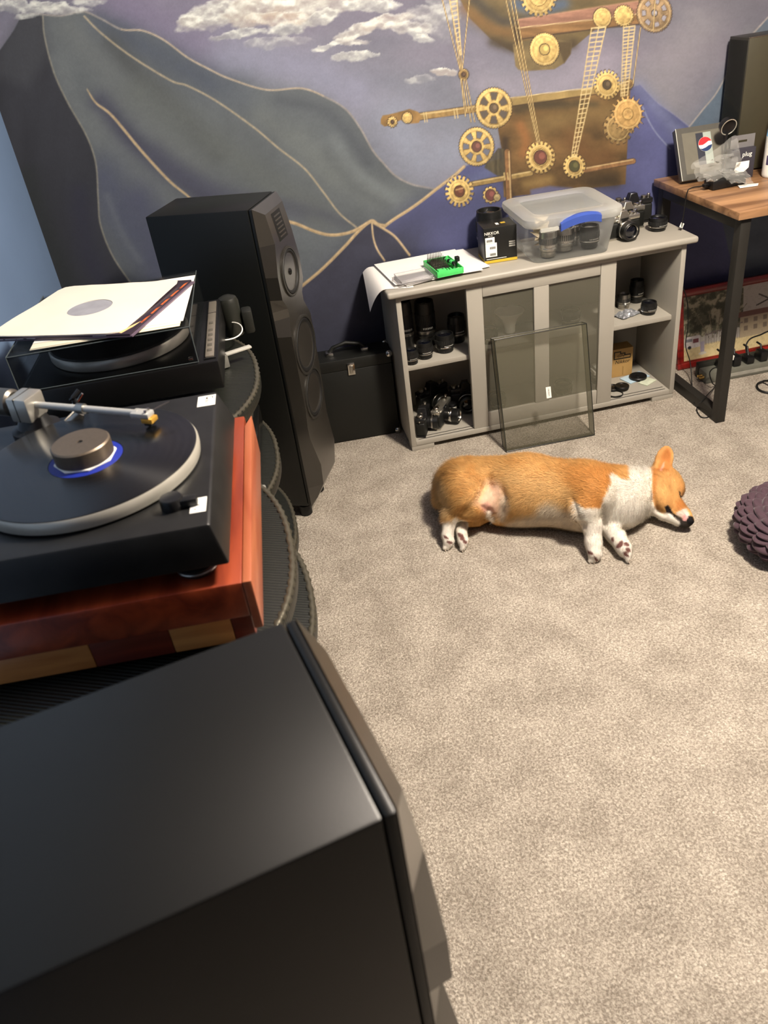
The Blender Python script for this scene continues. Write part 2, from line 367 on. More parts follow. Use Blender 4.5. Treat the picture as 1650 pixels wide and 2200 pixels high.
# blue ranges at the lower right
poly([(997, 358), (1080, 330), (1300, 200), (1350, 190), (1376, 182), (1413, 221), (1444, 243), (1481, 272), (1520, 250), (1900, 250), (1900, 1100), (600, 1100), (640, 640), (700, 575), (740, 532), (797, 488), (827, 485), (875, 453), (938, 406)], (76, 78, 148), 1.4, tex=.2, ts=(60, 60))
glow([(1390, 260), (1420, 330), (1400, 400)], 30, (88, 90, 172), .6); glow([(1376, 190), (1420, 240), (1470, 300)], 18, (112, 118, 176), .55)
glow([(900, 470), (1000, 440), (1050, 420)], 40, (68, 70, 128), .7); glow([(860, 540), (760, 600), (700, 700)], 60, (50, 52, 80), .9)
glow([(1000, 400), (1060, 360), (1060, 330)], 18, (86, 96, 160), .7)
poly([(1481, 272), (1513, 232), (1539, 200), (1571, 142), (1603, 90), (1650, 37), (1740, -60), (1900, -60), (1900, 700), (1600, 700), (1540, 420)], (84, 98, 122), 1.3, tex=.2)
glow([(1510, 270), (1560, 190), (1600, 130)], 22, (80, 104, 134), .7); glow([(1620, 90), (1640, 120), (1650, 200)], 30, (104, 108, 110), .6)
stroke([(1481, 272), (1513, 232), (1539, 200), (1571, 142), (1603, 90), (1650, 37)], 3.4, (166, 146, 136), .8, 1.2); stroke([(1381, 230), (1395, 262), (1413, 290), (1440, 320)], 2.6, (132, 140, 186), .8, 1.2)
stroke([(1376, 182), (1413, 221), (1444, 243), (1481, 272)], 2, (140, 136, 176), .5, 1)
poly([(797, 476), (770, 498), (740, 530), (690, 580), (625, 637), (600, 900), (930, 900), (900, 580), (880, 545), (850, 510)], (56, 56, 82), 1.2, tex=.2)
for q, w_ in (([(997, 358), (975, 378), (938, 406), (905, 432), (875, 453), (848, 470), (825, 487)], 7), ([(827, 485), (812, 482), (797, 475), (770, 497), (740, 530), (690, 580), (640, 622), (615, 650)], 7),
              ([(797, 476), (825, 492), (850, 510), (880, 548)], 5), ([(799, 480), (802, 510), (810, 535), (826, 560)], 4), ([(560, 468), (599, 473), (634, 480), (679, 498), (714, 505), (755, 498), (797, 475)], 7)):
    stroke(q, w_, (172, 142, 102), 1, 1.2); stroke([(x, y-1.2) for x, y in q], 2, (206, 178, 138), .7, 1)
# smoke on the crater
for k, c in enumerate([(30, 14, 60, 14, .8, .1, 0), (100, 14, 50, 16, 1, 0, 0), (140, 22, 50, 12, .8, 0, .2), (60, 30, 40, 8, .6, -.2, 0), (195, 5, 40, 10, .6, 0, 0)]): cloud(*c[:4], dens=c[4], ang=c[5], warm=c[6], seed=200+k*5)
# ---- airship
BR = (96, 70, 44); DK = (62, 46, 34); LG = (196, 160, 92)
poly([(1020, -150), (960, -100), (950, -60), (965, -30), (990, 2), (1010, 40), (1054, 84), (1102, 112), (1150, 126), (1200, 122), (1240, 96), (1276, 66), (1330, 40), (1400, 10), (1440, -50), (1420, -100), (1330, -150), (1180, -165)], (98, 80, 50), 1.2, tex=.6, ts=(60, 25))
glow([(1000, 20), (1060, 60), (1130, 70)], 18, (132, 92, 52), .6); glow([(1020, 0), (1080, 45), (1150, 40)], 12, (66, 58, 50), .8); glow([(1060, 90), (1150, 115), (1230, 95)], 12, (74, 58, 40), .8)
glow([(1110, 10), (1160, 20), (1210, 8)], 14, (72, 90, 122), .9)
poly([(1102, 95), (1107, 142), (1114, 150), (1130, 153), (1191, 149), (1212, 136), (1226, 116), (1229, 90), (1160, 80)], (116, 96, 62), 1.2, tex=.5)
poly([(1195, 90), (1212, 136), (1226, 116), (1229, 90)], (86, 68, 44), 2); poly([(1103, 60), (1114, 52), (1122, 86), (1106, 100)], (70, 52, 36), 1.5)
poly([(1110, 42), (1371, 2), (1377, 30), (1116, 62)], (150, 104, 84), 1.1, tex=.45, ts=(60, 8)); poly([(1116, 62), (1377, 30), (1377, 50), (1120, 84)], (134, 96, 58), 1.1, tex=.45, ts=(60, 8))
stroke([(1112, 60), (1240, 46), (1376, 30)], 2.2, (206, 178, 124), .8); stroke([(1110, 42), (1371, 2)], 2, (190, 140, 110), .8); stroke([(1118, 84), (1250, 66), (1376, 52)], 3, DK, .8)
# gondola
poly([(1072, 226), (1099, 209), (1200, 198), (1355, 180), (1350, 280), (1344, 396), (1200, 412), (1082, 424), (1080, 330), (1070, 280)], (104, 76, 44), 1.2, tex=.7, ts=(40, 26), seed=12)
glow([(1110, 235), (1160, 225), (1280, 225)], 10, (66, 54, 36), .8); glow([(1150, 270), (1240, 250), (1330, 240)], 26, (124, 98, 58), .7); glow([(1118, 270), (1130, 300), (1125, 330)], 12, (150, 96, 52), .8)
glow([(1230, 300), (1270, 340), (1300, 340)], 24, (112, 76, 44), .7); glow([(1085, 300), (1085, 380), (1100, 420)], 8, (60, 44, 32), .8); glow([(1270, 390), (1320, 385)], 18, (64, 48, 30), .9)
glow([(1130, 395), (1180, 385)], 12, (140, 110, 62), .7)
poly([(1095, 212), (1355, 178), (1357, 190), (1095, 228)], (150, 122, 72), 1, tex=.4); stroke([(1095, 211), (1200, 197), (1355, 178)], 2, (212, 186, 130), .9); stroke([(1095, 229), (1250, 207), (1357, 192)], 2.5, DK, .6)
for i in range(6): poly([(1040+i*6, 352-i*2), (1046+i*6, 350-i*2), (1072+i*3, 372), (1068+i*2, 378)], (80+8*(i % 2), 72, 50), 1)
poly([(1040, 360), (1070, 318), (1084, 320), (1084, 380), (1062, 374)], (84, 72, 50), 1.2, a=.9, tex=.6, ts=(5, 40))
def rod(a, b_, w_, c, lc=(214, 186, 128)):
    stroke([a, b_], w_+2, DK, .8, .8, False); stroke([a, b_], w_, c, 1, .8, False, .4)
    nx, ny = b_[1]-a[1], a[0]-b_[0]; L = math.hypot(nx, ny); nx, ny = nx/L*w_*.28, ny/L*w_*.28
    s_ = -1 if ny > 0 else 1
    stroke([(a[0]+nx*s_, a[1]+ny*s_), (b_[0]+nx*s_, b_[1]+ny*s_)], w_*.2, lc, .7, .7, False)
rod((890, 252), (1032, 232), 15, (150, 116, 66)); rod((1012, 396), (1140, 372), 11, (146, 116, 66)); rod((1090, 326), (1094, 430), 12, (132, 92, 56)); rod((1252, 366), (1360, 346), 11, (142, 100, 62))
for x0 in (910, 915, 975, 981): stroke([(x0, 242-(x0-910)*.12), (x0+3, 262-(x0-910)*.12)], 2.4, (206, 176, 116), .9, .7, False)
for x0 in (1083, 1090): stroke([(x0, 372), (x0+2, 386)], 3, (190, 160, 100), .9, .7, False)
poly([(818, 256), (822, 248), (835, 246), (866, 238), (880, 234), (898, 240), (906, 250), (900, 264), (880, 266), (860, 258), (845, 268), (826, 272), (818, 266)], (140, 104, 58), 1, tex=.5)
def gear(cx, cy, r, teeth=0, th=.16, hole=0, c=(182, 148, 84), hc=(86, 62, 50), windows=0, wr=(.5, .78), ax=.95, ay=1.05, seed=0, spike=False, ring=0, wc=(120, 116, 140), rot=0.0):
    idx = np.where((np.abs(U-cx) < r*1.4+3) & (np.abs(V-cy) < r*1.5+3))[0]
    if not len(idx): return
    du, dv = (U[idx]-cx)/ax, (V[idx]-cy)/ay; R = np.hypot(du, dv); T = np.arctan2(dv, du)+rot
    if teeth:
        ph = (T*teeth/(2*PI)) % 1.0
        body = r*(1-th) if not spike else r*.82
        if spike: lim = body+(r*1.05-body)*np.clip(1-np.abs(ph-.5)*5.5, 0, 1)
        else: lim = np.where(np.abs(ph-.5) < .27, r, body)
    else: lim = np.full(len(idx), float(r))*(1+.02*np.sin(T*40)); body = r
    a = np.clip(.5+(lim-R)/1.6, 0, 1); ao = np.clip(.5+(lim+1.8-R)/2, 0, 1)
    blend(idx, DK, ao*.85)
    tx = fbm(U[idx]/6, V[idx]/6, 40+seed)-.5; lt = np.clip(-(du*.5+dv)/r*.35, -.35, .35)
    cc = np.asarray(c, float)[None]*(1+.55*tx+lt*.5+.12)[:, None]
    al = a[:, None]; col[idx] = col[idx]*(1-al)+cc*al
    blend(idx, (226, 196, 132), np.clip(1-np.abs(R-body*.9)/1.4, 0, 1)*.55*a); blend(idx, (112, 82, 42), np.clip(1-np.abs(R-body*.8)/1.3, 0, 1)*.35)
    if windows:
        ph = ((T*windows/(2*PI)) % 1.0)-.5; hw = .24
        ww = np.clip(.5+(hw-np.abs(ph))*r*.9, 0, 1)*np.clip(.5+(wr[1]*r-R)/1.6, 0, 1)*np.clip(.5+(R-wr[0]*r)/1.6, 0, 1)
        we = np.clip(.5+(hw+.07-np.abs(ph))*r*.9, 0, 1)*np.clip(.5+(wr[1]*r+1.6-R)/1.6, 0, 1)*np.clip(.5+(R-wr[0]*r+1.6)/1.6, 0, 1)
        blend(idx, (90, 66, 40), we*.7); blend(idx, wc, ww)
    if ring:
        blend(idx, (108, 78, 40), np.clip(1.2-np.abs(R-ring)/1.2, 0, 1)*.8); blend(idx, (214, 180, 110), np.clip(1-np.abs(R-ring+2.2)/1.2, 0, 1)*.7)
    if hole:
        blend(idx, (72, 52, 36), np.clip(.5+(hole+1.8-R)/1.4, 0, 1)); blend(idx, hc, np.clip(.5+(hole-R)/1.4, 0, 1))
        blend(idx, tuple(min(255, x*1.5) for x in hc), np.clip(.5+(hole*.5-np.hypot(du-hole*.25, dv+hole*.2))/1.6, 0, 1)*.6)
gear(1157, -8, 41, 20, .14, 0, ring=20); gear(1170, 106, 33, 0, 0, 11, hc=(176, 146, 80), seed=2); gear(1294, 38, 20, 0, seed=3); gear(1340, 34, 22, 22, .1, seed=4)
gear(1406, 28, 39, 0, 0, 6, c=(140, 112, 80), hc=(150, 140, 150), windows=7, wr=(.5, .72), seed=5, wc=(150, 138, 150))
gear(1328, 275, 33, 14, .2, 0, c=(132, 104, 62), seed=6); gear(1349, 245, 38, 18, .2, 0, c=(176, 134, 76), spike=True, ring=12, seed=7); gear(1304, 182, 30, 20, .2, 9, hc=(86, 70, 50), seed=8)
gear(1061, 232, 41, 0, 0, 9, hc=(100, 80, 60), windows=6, wr=(.42, .78), seed=9, wc=(96, 82, 72)); gear(1024, 315, 39, 0, 0, 10, hc=(110, 70, 60), windows=7, wr=(.46, .78), seed=10, wc=(104, 106, 130))
gear(1161, 338, 33, 19, .2, 14, hc=(112, 66, 54), ring=18, seed=11); gear(1234, 357, 25, 16, .18, 11, hc=(82, 76, 44), seed=12); gear(987, 411, 32, 18, .24, 11, hc=(104, 62, 46), seed=13)
gear(1054, 419, 17, 10, .14, 11, hc=(112, 64, 58), seed=14); gear(875, 253, 11, 0, 0, 0, seed=15); gear(843, 262, 11, 12, .2, 3, seed=16); gear(1068, 424, 7, 0, seed=18, c=(150, 130, 90))
gear(996, 160, 11, 0, 0, 4, c=(120, 92, 54), seed=17); gear(1352, 180, 9, 0, c=(110, 84, 54), seed=19)
stroke([(980, 408), (995, 404)], 3, (190, 150, 96), .9, 1, False)
for a_, b_ in (((949, -5), (989, 152)), ((1009, -5), (993, 152)), ((966, -5), (990, 150)), ((982, -5), (992, 150)), ((992, 170), (1003, 240)), ((997, 170), (1012, 262)), ((1001, 170), (1020, 262)), ((990, 170), (1000, 250)),
               ((1086, -5), (1154, 306)), ((1096, -5), (1156, 306)), ((1104, -5), (1160, 308)), ((1352, 60), (1337, 206)), ((1376, 60), (1360, 180)), ((1408, -5), (1404, 64))):
    stroke([a_, b_], 3, (112, 84, 50), .8, .7, False); stroke([a_, b_], 1.4, (214, 182, 118), .9, .6, False)
def ladder(a, b_, w0, w1, n, cols=2):
    for i in range(cols+1):
        t = i/cols-.5; stroke([(a[0]+t*w0, a[1]), (b_[0]+t*w1, b_[1])], 2.6, (198, 168, 112), .95, .6, False)
    for k in range(n+1):
        t = k/n; x = a[0]+(b_[0]-a[0])*t; y = a[1]+(b_[1]-a[1])*t; w_ = w0+(w1-w0)*t
        stroke([(x-w_/2, y+1), (x+w_/2, y-2)], 3.0-1.2*t, (210, 182, 126), .95, .6, False)
ladder((1286, 60), (1233, 336), 30, 10, 27); ladder((1352, 58), (1341, 206), 24, 14, 20); ladder((973, -5), (990, 118), 16, 3, 13, 1)
poly([(1140, 408), (1180, 400), (1230, 404), (1230, 440), (1140, 440)], (92, 90, 160), 3, a=.8)
# brush grain over everything, then turn display colour into paint colour (the lamp light is warm, so divide it out)
grain = 1+.06*(fbm(U/3.1, V/3.1, 77, 2)-.5)+.05*(fbm(U/14, V/9, 78, 3)-.5)
lum = (col@np.array([.3, .55, .15]))[:, None]; gold_ = np.clip((col[:, :1]-col[:, 2:])/60, 0, 1); k_ = .48*(1-gold_*.7); col = col*(1-k_)+lum*np.array([1.0, 1.0, .98])*k_
alb = srgb2lin(col*grain[:, None])*np.array([MUR_R, MUR_G, MUR_B]); alb = np.clip(alb, .004, .9)
ii = np.arange(NX*NZ).reshape(NZ, NX)
q = np.stack([ii[:-1, :-1], ii[:-1, 1:], ii[1:, 1:], ii[1:, :-1]], -1).reshape(-1, 4)
me = bpy.data.meshes.new('wall_back'); me.vertices.add(len(P)); me.vertices.foreach_set('co', P.astype(np.float32).ravel())
me.loops.add(q.size); me.loops.foreach_set('vertex_index', q.astype(np.int32).ravel()); me.polygons.add(len(q))
me.polygons.foreach_set('loop_start', np.arange(0, q.size, 4, dtype=np.int32)); me.update(calc_edges=True)
set_paint(me, alb.astype(np.float32)); me.materials.append(attr_mat('mural_paint', .62, .25, .15, 120))
o = bpy.data.objects.new('wall_back', me); C.objects.link(o); struct(o)
# ---------------------------------------------------------------- tower speakers
blk = pm('black_satin_vinyl', (9, 10, 8), .40, spec=.45, var=.06, scale=60, bump=.05, bscale=600)
bafm = pm('black_baffle', (36, 33, 28), .30, spec=.8, coat=.8, var=.05, bump=.04, bscale=500)
cone = pm('woofer_cone', (40, 38, 34), .5, var=.05); rub = pm('black_rubber', (15, 15, 15), .55, var=.1)
ringm = pm('satin_ring', (60, 58, 54), .32, .5, var=.05); dark = pm('black_plastic', (16, 16, 17), .4, var=.1)
chrome = pm('chrome', (200, 198, 192), .16, 1.0, var=.03); steel = pm('brushed_steel', (168, 164, 156), .32, 1.0, var=.08, scale=80)
def speaker(name, label, loc, ang, W, D, H, zb):
    """origin: the near front top edge of the box at the floor; local +x = facing direction, +y = across the front"""
    DK_ = .5 if H > 1.01 else .8
    t = thing(name, label, 'speaker', loc, ang, 'pair of black tower speakers')
    MB().bx(-D, -.0075, 0, W, zb, H).build('cabinet', blk, t, bevel=.003)
    c = W/2
    MB().bx(-.0062, .004, .001, W-.001, zb+.002, H-.001).build('baffle_rim', blk, t, bevel=.003)
    pr = [(H, .5, .004), (H-.022, .36, .034), (H-.10, .37, .05), (H-.185, .49, .05), (H-.25, .485, .05), (H-.285, .34, .05), (H-.31, .34, .05), (H-.36, .47, .056), (H-.60, .47, .056),
          (H-.655, .485, .052), (H-.70, .47, .052), (.20, .40, .07), (.12, .35, .06), (zb+.012, .33, .02), (zb+.002, .5, .004)]
    mb = MB(); vs = []; fs = []
    for z, hw, d in pr:
        d = .004+(d-.004)*DK_
        h0 = W*.5-.001
        vs += [(.004, c-h0, z), (d, c-min(hw*W, h0), z), (d, c+min(hw*W, h0), z), (.004, c+h0, z)]
    for k in range(len(pr)-1):
        for i in range(3): fs.append((k*4+i, k*4+i+1, k*4+4+i+1, k*4+4+i))
        fs.append((k*4+3, k*4, k*4+4, k*4+7))
    mb.add(vs, fs); mb.build('baffle', bafm, t, ang=.25)
    RY = Matrix.Rotation(PI/2, 4, 'Y')
    def driver(nm, z, r, x, plug):
        x = .004+(x-.004)*DK_+.001; M = Matrix.Translation((x, c, z)) @ RY
        dr = MB().lathe([(r*1.1, -.006), (r*1.1, .0006), (r*1.04, .0016), (r, .001), (r*.99, -.003)], 40, M, False).build(nm, ringm, t)
        MB().lathe([(r*.99, -.002), (r*.95, .0012), (r*.88, .0012), (r*.83, -.002)], 40, M, False).build('surround', rub, dr)
        MB().lathe([(r*.83, -.002), (r*.6, -.012), (r*.3, -.024), (.002, -.026)], 40, M, False).build('cone', cone, dr)
        if plug: MB().lathe([(r*.17, -.026), (r*.17, -.006), (r*.13, .0), (r*.06, .002), (.0008, .0025)], 24, M, False).build('phase_plug', pm('gloss_black', (20, 20, 20), .12, var=.02), dr)
        else: MB().lathe([(r*.32, -.022), (r*.2, -.014), (.001, -.011)], 24, M, False).build('dust_cap', cone, dr)
    driver('midrange', H-.20, .064, .0525, True); driver('woofer', H-.425, .082, .059, False); driver('woofer', H-.585+.02-.02, .074, .058, False)
    tw = MB().bx(-.004, .0015, c-.034, c+.034, -.038, .038, TM(.004+.039*DK_, 0, H-.068, ry=-.2*DK_)).build('tweeter', rub, t, bevel=.001)
    for i in range(6): MB().bx(.0014, .0022, c-.024, c+.024, -.030+i*.011, -.026+i*.011, TM(.004+.039*DK_, 0, H-.068, ry=-.2*DK_)).build('tweeter_bar', bafm, tw)
    for sx in (-D+.03, -.03):
        for sy in (.03, W-.03): MB().lathe([(.016, 0), (.02, .004), (.02, zb-.012), (.012, zb-.006), (.012, zb)], 16, Matrix.Translation((sx, sy, 0))).build('foot', rub, t)
    return t
speaker('tower_speaker', 'far black tower speaker standing by the mural wall', (.042, 2.253, 0), -.4246, .20, .31, 1.0, .05)
speaker('tower_speaker', 'large black tower speaker in the foreground seen from above', (.0194, .337, 0), .205, .227, .40, 1.02, .05)

# ---------------------------------------------------------------- round-cornered carbon shelf stands
m = bpy.data.materials.new('carbon_fibre'); m.use_nodes = True; nt = m.node_tree; b = nt.nodes['Principled BSDF']
tc = nt.nodes.new('ShaderNodeTexCoord'); mp = nt.nodes.new('ShaderNodeMapping'); mp.inputs['Rotation'].default_value = (0, 0, math.radians(25))
nt.links.new(tc.outputs['Object'], mp.inputs[0])
wv = nt.nodes.new('ShaderNodeTexWave'); wv.inputs['Scale'].default_value = 52; wv.bands_direction = 'Y'; nt.links.new(mp.outputs[0], wv.inputs['Vector'])
r = nt.nodes.new('ShaderNodeValToRGB'); r.color_ramp.elements[0].color = (*lin((10, 11, 9)), 1); r.color_ramp.elements[1].color = (*lin((30, 32, 26)), 1); nt.links.new(wv.outputs['Fac'], r.inputs[0])
nt.links.new(r.outputs[0], b.inputs['Base Color']); b.inputs['Roughness'].default_value = .38
bp = nt.nodes.new('ShaderNodeBump'); bp.inputs['Strength'].default_value = .35; bp.inputs['Distance'].default_value = .002
nt.links.new(wv.outputs['Fac'], bp.inputs['Height']); nt.links.new(bp.outputs[0], b.inputs['Normal']); carbon = m
trimm = pm('rope_trim', (92, 88, 76), .3, .6, var=.1); trimd = pm('rope_trim_dark', (40, 39, 34), .4, .3, var=.1)
def sup(a, bb, n, e=2.3, ph=0):
    o = []
    for i in range(n):
        t = 2*PI*i/n+ph; c, s_ = math.cos(t), math.sin(t)
        o.append((a*abs(c)**(2/e)*(1 if c >= 0 else -1), bb*abs(s_)**(2/e)*(1 if s_ >= 0 else -1)))
    return o
def tier(parent, x, y, z, a, bb, th=.032):
    o = MB().prism([(x+p, y+q) for p, q in sup(a, bb, 96)], z-th, z).build('shelf', carbon, parent, bevel=.006)
    # twisted trim: a three-strand rope lying on the rim
    n = 900; ring = sup(a-.006, bb-.006, n); ring2 = sup(a-.012, bb-.012, n); vs = []; fs = []; k = 6
    for i in range(n):
        cx, cy = ring[i]; L = math.hypot(ring[i][0]-ring2[i][0], ring[i][1]-ring2[i][1])+1e-9; nx, ny = (ring[i][0]-ring2[i][0])/L, (ring[i][1]-ring2[i][1])/L
        for j in range(k):
            g = 2*PI*j/k; tw = i*2*PI*110/n; rr = .0062*(1+.28*math.cos(3*g-3*(tw/3)))
            vs.append((x+cx+nx*rr*math.cos(g), y+cy+ny*rr*math.cos(g), z-.004+rr*math.sin(g)))
    for i in range(n):
        for j in range(k):
            a_, b_ = i*k, ((i+1) % n)*k; fs.append((a_+j, a_+(j+1) % k, b_+(j+1) % k, b_+j))
    MB().add(vs, fs).build('rope_trim', trimm, o, ang=3)
    return o
def stand(label, y, tiers, px):
    t = thing('shelf_stand', label, 'shelf', (0, 0, 0), 0, 'carbon shelf stands along the left wall')
    zt = 0
    for x, yy, z, a, bb in tiers:
        tier(t, x, yy, z, a, bb); zt = max(zt, z)
    for sy in (-.17, .17):
        for sx in (-.45, -.2): MB().cyl((sx, y+sy, 0), (sx, y+sy, zt-.03), .017).build('post', dark, t)
    return t
stand('far carbon fibre shelf stand under the dust covered turntable', 1.76, [(-.29, 1.765, .765, .27, .33), (-.29, 1.765, .55, .275, .33), (-.29, 1.765, .34, .28, .33)], -.3)
stand('near carbon fibre shelf stand under the red wood slab', 1.08, [(-.29, 1.07, .752, .272, .335), (-.29, 1.105, .62, .286, .322)], -.3)

# ---------------------------------------------------------------- wooden slabs under the front turntable
RZ = -.066
mah = wood('red_mahogany', (100, 33, 14), (148, 62, 30), 'Y', 3, .32, 9, .35)
ca, sa = math.cos(RZ), math.sin(RZ)
SL = (-.087, .817)        # front right top corner of the upper slab
s1 = thing('wooden_slab', 'red mahogany slab directly under the front turntable', 'board', (SL[0], SL[1], 0), RZ)
MB().bx(-.52, 0, 0, .47, .822, .878).build('slab', mah, s1, bevel=.003)
MB().prism([(0, 0), (.012, 0), (.012, .47), (0, .43)], .80, .878).build('edge_strip', wood('light_mahogany', (142, 72, 46), (170, 100, 66), 'Y', 3, .35, 9), s1, bevel=.002)
s2 = thing('butcher_block', 'checkered butcher block of brown and dark red wood below the mahogany slab', 'board', (SL[0], SL[1], 0), RZ)
bm_ = [wood('block_light', (178, 112, 56), (212, 150, 84), 'X', 5, .4, 8), wood('block_red', (92, 32, 20), (124, 50, 30), 'X', 5, .4, 8)]
x = -.003; k = 1
for wd_ in (.028, .082, .105, .15, .12):
    for j, (y0, y1) in enumerate(((.02, .16), (.16, .31), (.31, .455))):
        MB().bx(x-wd_, x-.0006, y0+.0005, y1, .766, .8215).build('block', bm_[(k+j) % 2], s2, bevel=.0012)
    x -= wd_; k += 1

# ---------------------------------------------------------------- front turntable
plm = pm('black_ash', (22, 22, 22), .38, var=.25, scale=30, bump=.05, bscale=400)
def Lp(x, y, z=0): return (x*ca-y*sa, x*sa+y*ca, z)
TT = (-.107, .833)
t1 = thing('turntable', 'front black turntable playing a record with its silver tonearm', 'turntable', (TT[0], TT[1], 0), RZ)
mb = MB()
v = [(-.46, 0, .962), (0, 0, .962), (-.006, .385, .962), (-.46, .385, .962), (-.465, -.006, .902), (.012, -.006, .902), (.012, .40, .902), (-.465, .40, .902)]
mb.add(v, [(0, 1, 2, 3), (4, 7, 6, 5), (0, 4, 5, 1), (1, 5, 6, 2), (2, 6, 7, 3), (3, 7, 4, 0)]); mb.build('plinth', plm, t1, bevel=.004)
PC = (-.172, .182)         # spindle in the turntable's own frame
PCw = Lp(*PC); PX, PY = TT[0]+PCw[0], TT[1]+PCw[1]
alu = pm('brushed_aluminium', (188, 184, 172), .36, .5, var=.06, scale=30)
MB().lathe([(.146, .964), (.1525, .966), (.1535, .972), (.1535, .979), (.1515, .983), (.1, .983)], 96, Matrix.Translation((*PC, 0)), True).build('platter', alu, t1)
MB().lathe([(.10, .9625), (.10, .966)], 48, Matrix.Translation((*PC, 0))).build('sub_platter', dark, t1)
for fx, fy in ((-.035, .03), (-.42, .03), (-.035, .35), (-.42, .35)):
    f = MB().lathe([(.022, .8785), (.027, .884), (.027, .892), (.02, .896), (.02, .903)], 24, Matrix.Translation((fx, fy, 0))).build('foot', rub, t1)
    MB().lathe([(.0275, .886), (.0282, .8875), (.0275, .889)], 24, Matrix.Translation((fx, fy, 0)), False).build('foot_ring', steel, f)
sw = MB().lathe([(.015, .962), (.015, .974), (.0135, .977), (.001, .9775)], 24, Matrix.Translation((-.048, .054, 0))).build('speed_switch', dark, t1)
MB().bx(-.045, -.016, .044, .058, .9625, .974).build('switch_lever', dark, sw, bevel=.002)
wht = pm('white_label', (238, 236, 226), .5, var=.02); ink = pm('black_ink', (18, 18, 18), .6, var=.02)
lab = MB().bx(-.026, -.006, .03, .064, .962, .9628).build('speed_label', wht, t1, bevel=.0002)
lab['label'] = 'white printed label'
for i in range(3): MB().bx(-.021, -.018+.004*(i % 2), .036+i*.009, .039+i*.009, .9629, .963).build('print', pm('grey_ink', (120, 120, 116), .6, var=0), lab)
st = MB().bx(-.034, -.006, .335, .372, .962, .9628).build('maker_sticker', wht, t1, bevel=.0002); st['label'] = 'white sticker with black lettering'
text('C', .016, ink, st, TM(-.016, .364, .9629, rz=-PI/2), ext=.0001); text('ROSLEY', .0068, ink, st, TM(-.0195, .3515, .9629, rz=-PI/2), ext=.0001)
# tonearm
tm = pm('tonearm_grey', (172, 172, 168), .35, .3, var=.03)
def W2(px, py, z):
    p = at(px, py, 2, z)-Vector((TT[0], TT[1], 0)); return Vector((p.x*ca+p.y*sa, -p.x*sa+p.y*ca, z))
A0 = W2(58, 868, 1.012); A1 = W2(296, 888, 1.004); ad = (A1-A0).normalized()
arm = MB().tube([A0, A0.lerp(A1, .5), A1], .0052, 14).build('tonearm', tm, t1)
MB().tube([A0.lerp(A1, .5)-ad*.006, A0.lerp(A1, .5)+ad*.006], .0078, 16).build('arm_collar', steel, arm)
MB().tube([A0-ad*.062, A0-ad*.058, A0-ad*.026, A0-ad*.022], [.017, .021, .021, .017], 24).build('counterweight', pm('grey_steel', (120, 116, 108), .35, .9, var=.05), arm)
Mx = Matrix.Translation(A0) @ ad.to_track_quat('X', 'Z').to_matrix().to_4x4()
MB().bx(-.019, .017, -.021, .021, -.022, .017, Mx).build('pivot_housing', pm('satin_silver', (196, 192, 182), .3, .8, var=.04), arm, bevel=.004)
MB().bx(-.004, -.003, -.0215, .0215, -.02, .0175, Mx).build('housing_seam', dark, arm)
hs = MB().bx(-.008, .022, -.009, .009, -.004, .004, Matrix.Translation(A1) @ ad.to_track_quat('X', 'Z').to_matrix().to_4x4()).build('headshell', tm, arm, bevel=.002)
fl_ = A1+ad*.014; side = Vector((-ad.y, ad.x, 0)).normalized()
MB().tube([fl_, fl_+side*.018+ad*.012+Vector((0, 0, .004)), fl_+side*.03+ad*.022+Vector((0, 0, .006))], .0012, 8).build('finger_lift', chrome, arm)
gold = pm('gold_cartridge', (212, 164, 70), .35, .6, var=.05)
Mc = Matrix.Translation(A1+ad*.016) @ ad.to_track_quat('X', 'Z').to_matrix().to_4x4()
MB().bx(-.008, .010, -.0085, .0085, -.0115, -.004, Mc).build('cartridge', gold, arm, bevel=.0012)
MB().bx(-.006, .006, -.006, .006, -.0165, -.0115, Mc).build('stylus_holder', dark, arm, bevel=.0012)
for q in (-.004, .004): MB().lathe([(.0022, .004), (.0022, .0075)], 10, Mc @ Matrix.Translation((0, q, 0))).build('head_screw', chrome, arm)
B0 = Vector((A0.x, A0.y, .962))
MB().lathe([(.036, 0), (.036, .012), (.026, .016), (.02, .03)], 28, Matrix.Translation(B0)).build('arm_base', dark, t1)
MB().bx(-.01, .065, -.045, -.02, .0, .018, Matrix.Translation(B0)).build('arm_lift', dark, t1, bevel=.003)
MB().cyl(B0+Vector((.06, -.03, .012)), B0+Vector((.078, -.034, .012)), .005).build('lift_knob', steel, t1)
MB().cyl(B0+Vector((.045, -.02, .01)), B0+Vector((.075, -.015, .03)), .008, .008).build('bias_weight', steel, t1)
rs = W2(160, 861, .99); rs.z = .962
MB().cyl(rs, rs+Vector((0, 0, .03)), .004).build('arm_rest', dark, t1); MB().tube([rs+Vector((-.006, .004, .028)), rs+Vector((0, 0, .034)), rs+Vector((.010, .006, .042))], .0035, 8).build('rest_clip', dark, t1)
MB().tube([rs+Vector((-.012, 0, .018)), rs+Vector((.004, .004, .026)), rs+Vector((.014, .004, .036))], .0018, 8).build('lift_lever', chrome, t1)

